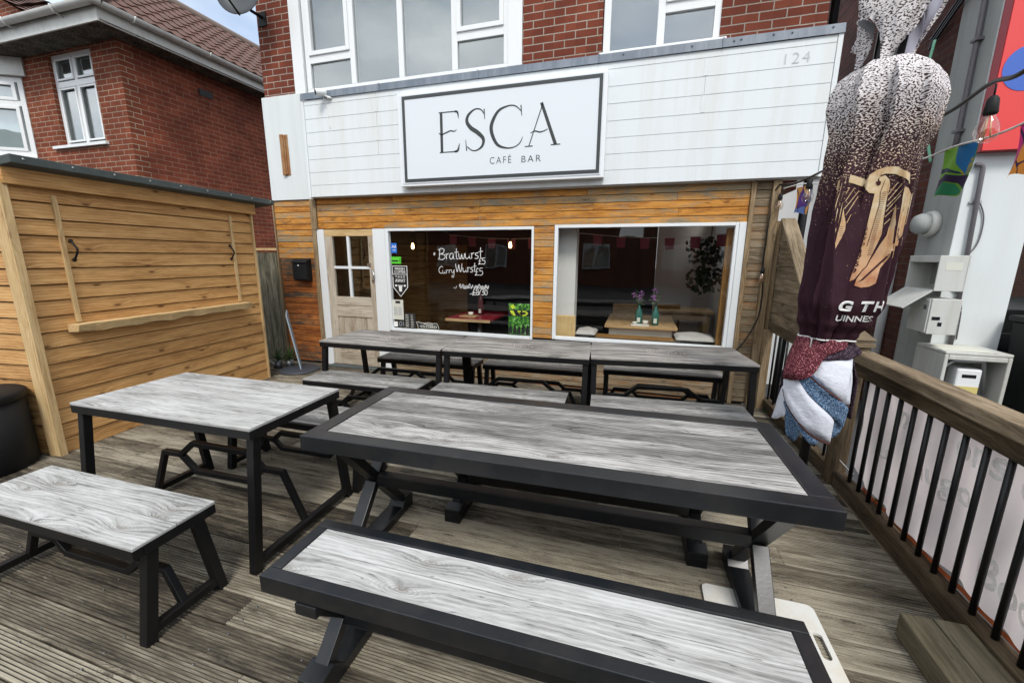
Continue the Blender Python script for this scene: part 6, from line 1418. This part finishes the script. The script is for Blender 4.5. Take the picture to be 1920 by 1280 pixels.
# ================================================================== STRING LIGHTS AND BUNTING
sl = thing('string_lights', 'black festoon cable with clear bulbs running from the cafe post towards the right', 'string lights', (1.35, 4.9, 2.33))
cab = [(1.27, 4.88, 2.31), (1.31, 4.5, 2.27), (1.36, 4.05, 2.29), (1.42, 3.4, 2.315), (1.42, 2.8, 2.315), (1.36, 2.42, 2.325), (1.30, 2.16, 2.275), (1.28, 1.9, 2.33), (1.25, 1.2, 2.5)]
b = MB(); b.tube(spline(cab, 8), .009, 8)
b.tube(spline([(1.27, 4.88, 2.31), (1.235, 4.91, 2.22), (1.22, 4.90, 1.9), (1.215, 4.90, 1.55), (1.24, 4.895, 1.3), (1.235, 4.90, 1.0), (1.15, 4.91, .75), (1.05, 4.90, .6)], 6), .007, 6); b.build('cable', 'steel', sl)
def bulb(x, y, zc, zt, s, parent):
    b = MB(); b.tube([(x, y, zt), (x, y, zc+.13*s)], .004, 6); b.lathe([(.0, .13*s), (.014*s, .125*s), (.024*s, .11*s), (.03*s, .045*s), (.026*s, .036*s)], (x, y, zc), 14)
    b.v[-70:] = b.v[-70:]; b.build('lamp_holder', 'black_plastic', parent)
    g = MB(); g.lathe([(.022*s, .040*s), (.03*s, .015*s), (.046*s, -.02*s), (.05*s, -.05*s), (.04*s, -.085*s), (.018*s, -.10*s), (0, -.103*s)], (x, y, zc), 18); o = g.build('bulb', 'bulb', parent)
    g = MB()
    for k in range(5): a = k*1.26; g.tube([(x+.006*cos(a), y+.006*sin(a), zc+.03), (x+.018*cos(a), y+.018*sin(a), zc-.06)], .0018, 5)
    g.build('filament', 'filament', parent)
bulb(1.36, 2.38, 2.165, 2.31, .8, sl); bulb(1.38, 4.42, 2.17, 2.28, .9, sl); bulb(1.285, 4.86, 2.14, 2.30, .7, sl); bulb(1.215, 4.875, 1.42, 1.6, .7, sl)
bt = thing('bunting', 'string of colourful patterned fabric flags on white cord at the right', 'bunting', (1.4, 4.8, 2.25))
b = MB(); cord = [(1.30, 4.86, 2.27), (1.38, 4.6, 2.27), (1.42, 3.9, 2.17), (1.42, 3.0, 2.13), (1.42, 2.68, 2.135), (1.40, 2.3, 2.12), (1.38, 1.7, 2.2)]; b.tube(spline(cord, 8), .005, 6); b.build('cord', 'white_rope', bt)
def flag(p, q, h, mat, tilt):
    p, q = Vector(p), Vector(q); b = MB()
    b.grid(lambda u, v: p+(q-p)*u*(1-.04*v)+Vector((.012*sin(u*7+v*3)+tilt*v*.3, tilt*v, -h*v+.012*v*sin(u*6))), 12, 12, uvs=(1, 1)); b.build('flag', mat, bt)

def flag_fn(u, v):
    p, q = Vector((1.422, 2.745, 2.135)), Vector((1.435, 2.555, 2.13))
    return p+(q-p)*u*(1-.04*v)+Vector((.010*sin(u*7+v*3), .02*v, -.225*v+.008*v*sin(u*6)))
b = MB(); b.grid(flag_fn, 14, 14); b.build('flag', M['lime'], bt)
for mt, P in (('f_blue', [(.5, .0), (1, 0), (.98, .55), (.85, .60), (.6, .35)]), ('f_yellow', [(.98, .28), (.99, .55), (.78, .60), (.72, .50), (.85, .32)]), ('f_purple', [(.0, .62), (.3, .55), (.6, .58), (1, .62), (1, .9), (.7, .74), (.35, .70), (.08, .85), (0, .98)]), ('f_green', [(.06, .98), (.08, .82), (.35, .72), (.65, .76), (.95, .95), (.5, .985)]), ('f_teal', [(0, .40), (.3, .42), (.7, .52), (.8, .58), (.5, .52), (0, .50)])):
    for off, sg_ in ((-.0015, 1), (.0015, -1)):
        b = MB(); poly(b, P, lambda u, v: tuple(flag_fn(u, v)+Vector((off, -abs(off)*.2, 0))), 0, 2); b.build('print', M[mt], bt)
flag((1.40, 2.27, 2.12), (1.39, 2.10, 2.13), .20, 'flag_pink', .02)
flag((1.375, 4.72, 2.255), (1.40, 4.42, 2.235), .24, 'flag_orange', -.02)

# houses over the road, behind the camera: only the shop windows mirror them
op = thing('brick_house', 'brick terrace over the road behind the camera, seen only mirrored in the windows', 'house', (0, -17, -.14))
b = MB()
b.box(-20, -1.4, -20, -16, -.14, 5.4, absuv=True); b.box(.1, 20, -20, -16, -.14, 5.2, absuv=True); b.box(-1.395, .095, -19, -16.4, -.14, 2.9, absuv=True); b.build('wall', 'brick_house', op)
b = MB()
for x0, x1, z in ((-20.3, -1.2, 5.4), (-.0, 20.3, 5.2)): b.add([(x0, -15.6, z), (x1, -15.6, z), (x1, -18, z+2.2), (x0, -18, z+2.2), (x1, -20.4, z), (x0, -20.4, z)], [(0, 1, 2, 3), (3, 2, 4, 5)])
b.build('roof', 'tile', op)
for x in (-17, -12.5, -9, -5, -2.6, 2, 5, 8, 12, 16):
    for z in (.9, 3.3):
        b = MB(); b.box(x-.75, x+.75, -15.98, -15.9, z, z+1.4); o = b.build('window', 'upvc', op); b = MB()
        for k in (-1, 0): b.box(x+.06+k*.72, x+.66+k*.72, -15.89, -15.88, z+.08, z+1.32)
        g = b.build('pane', 'glass_house', o)
SC.cycles.use_denoising = True
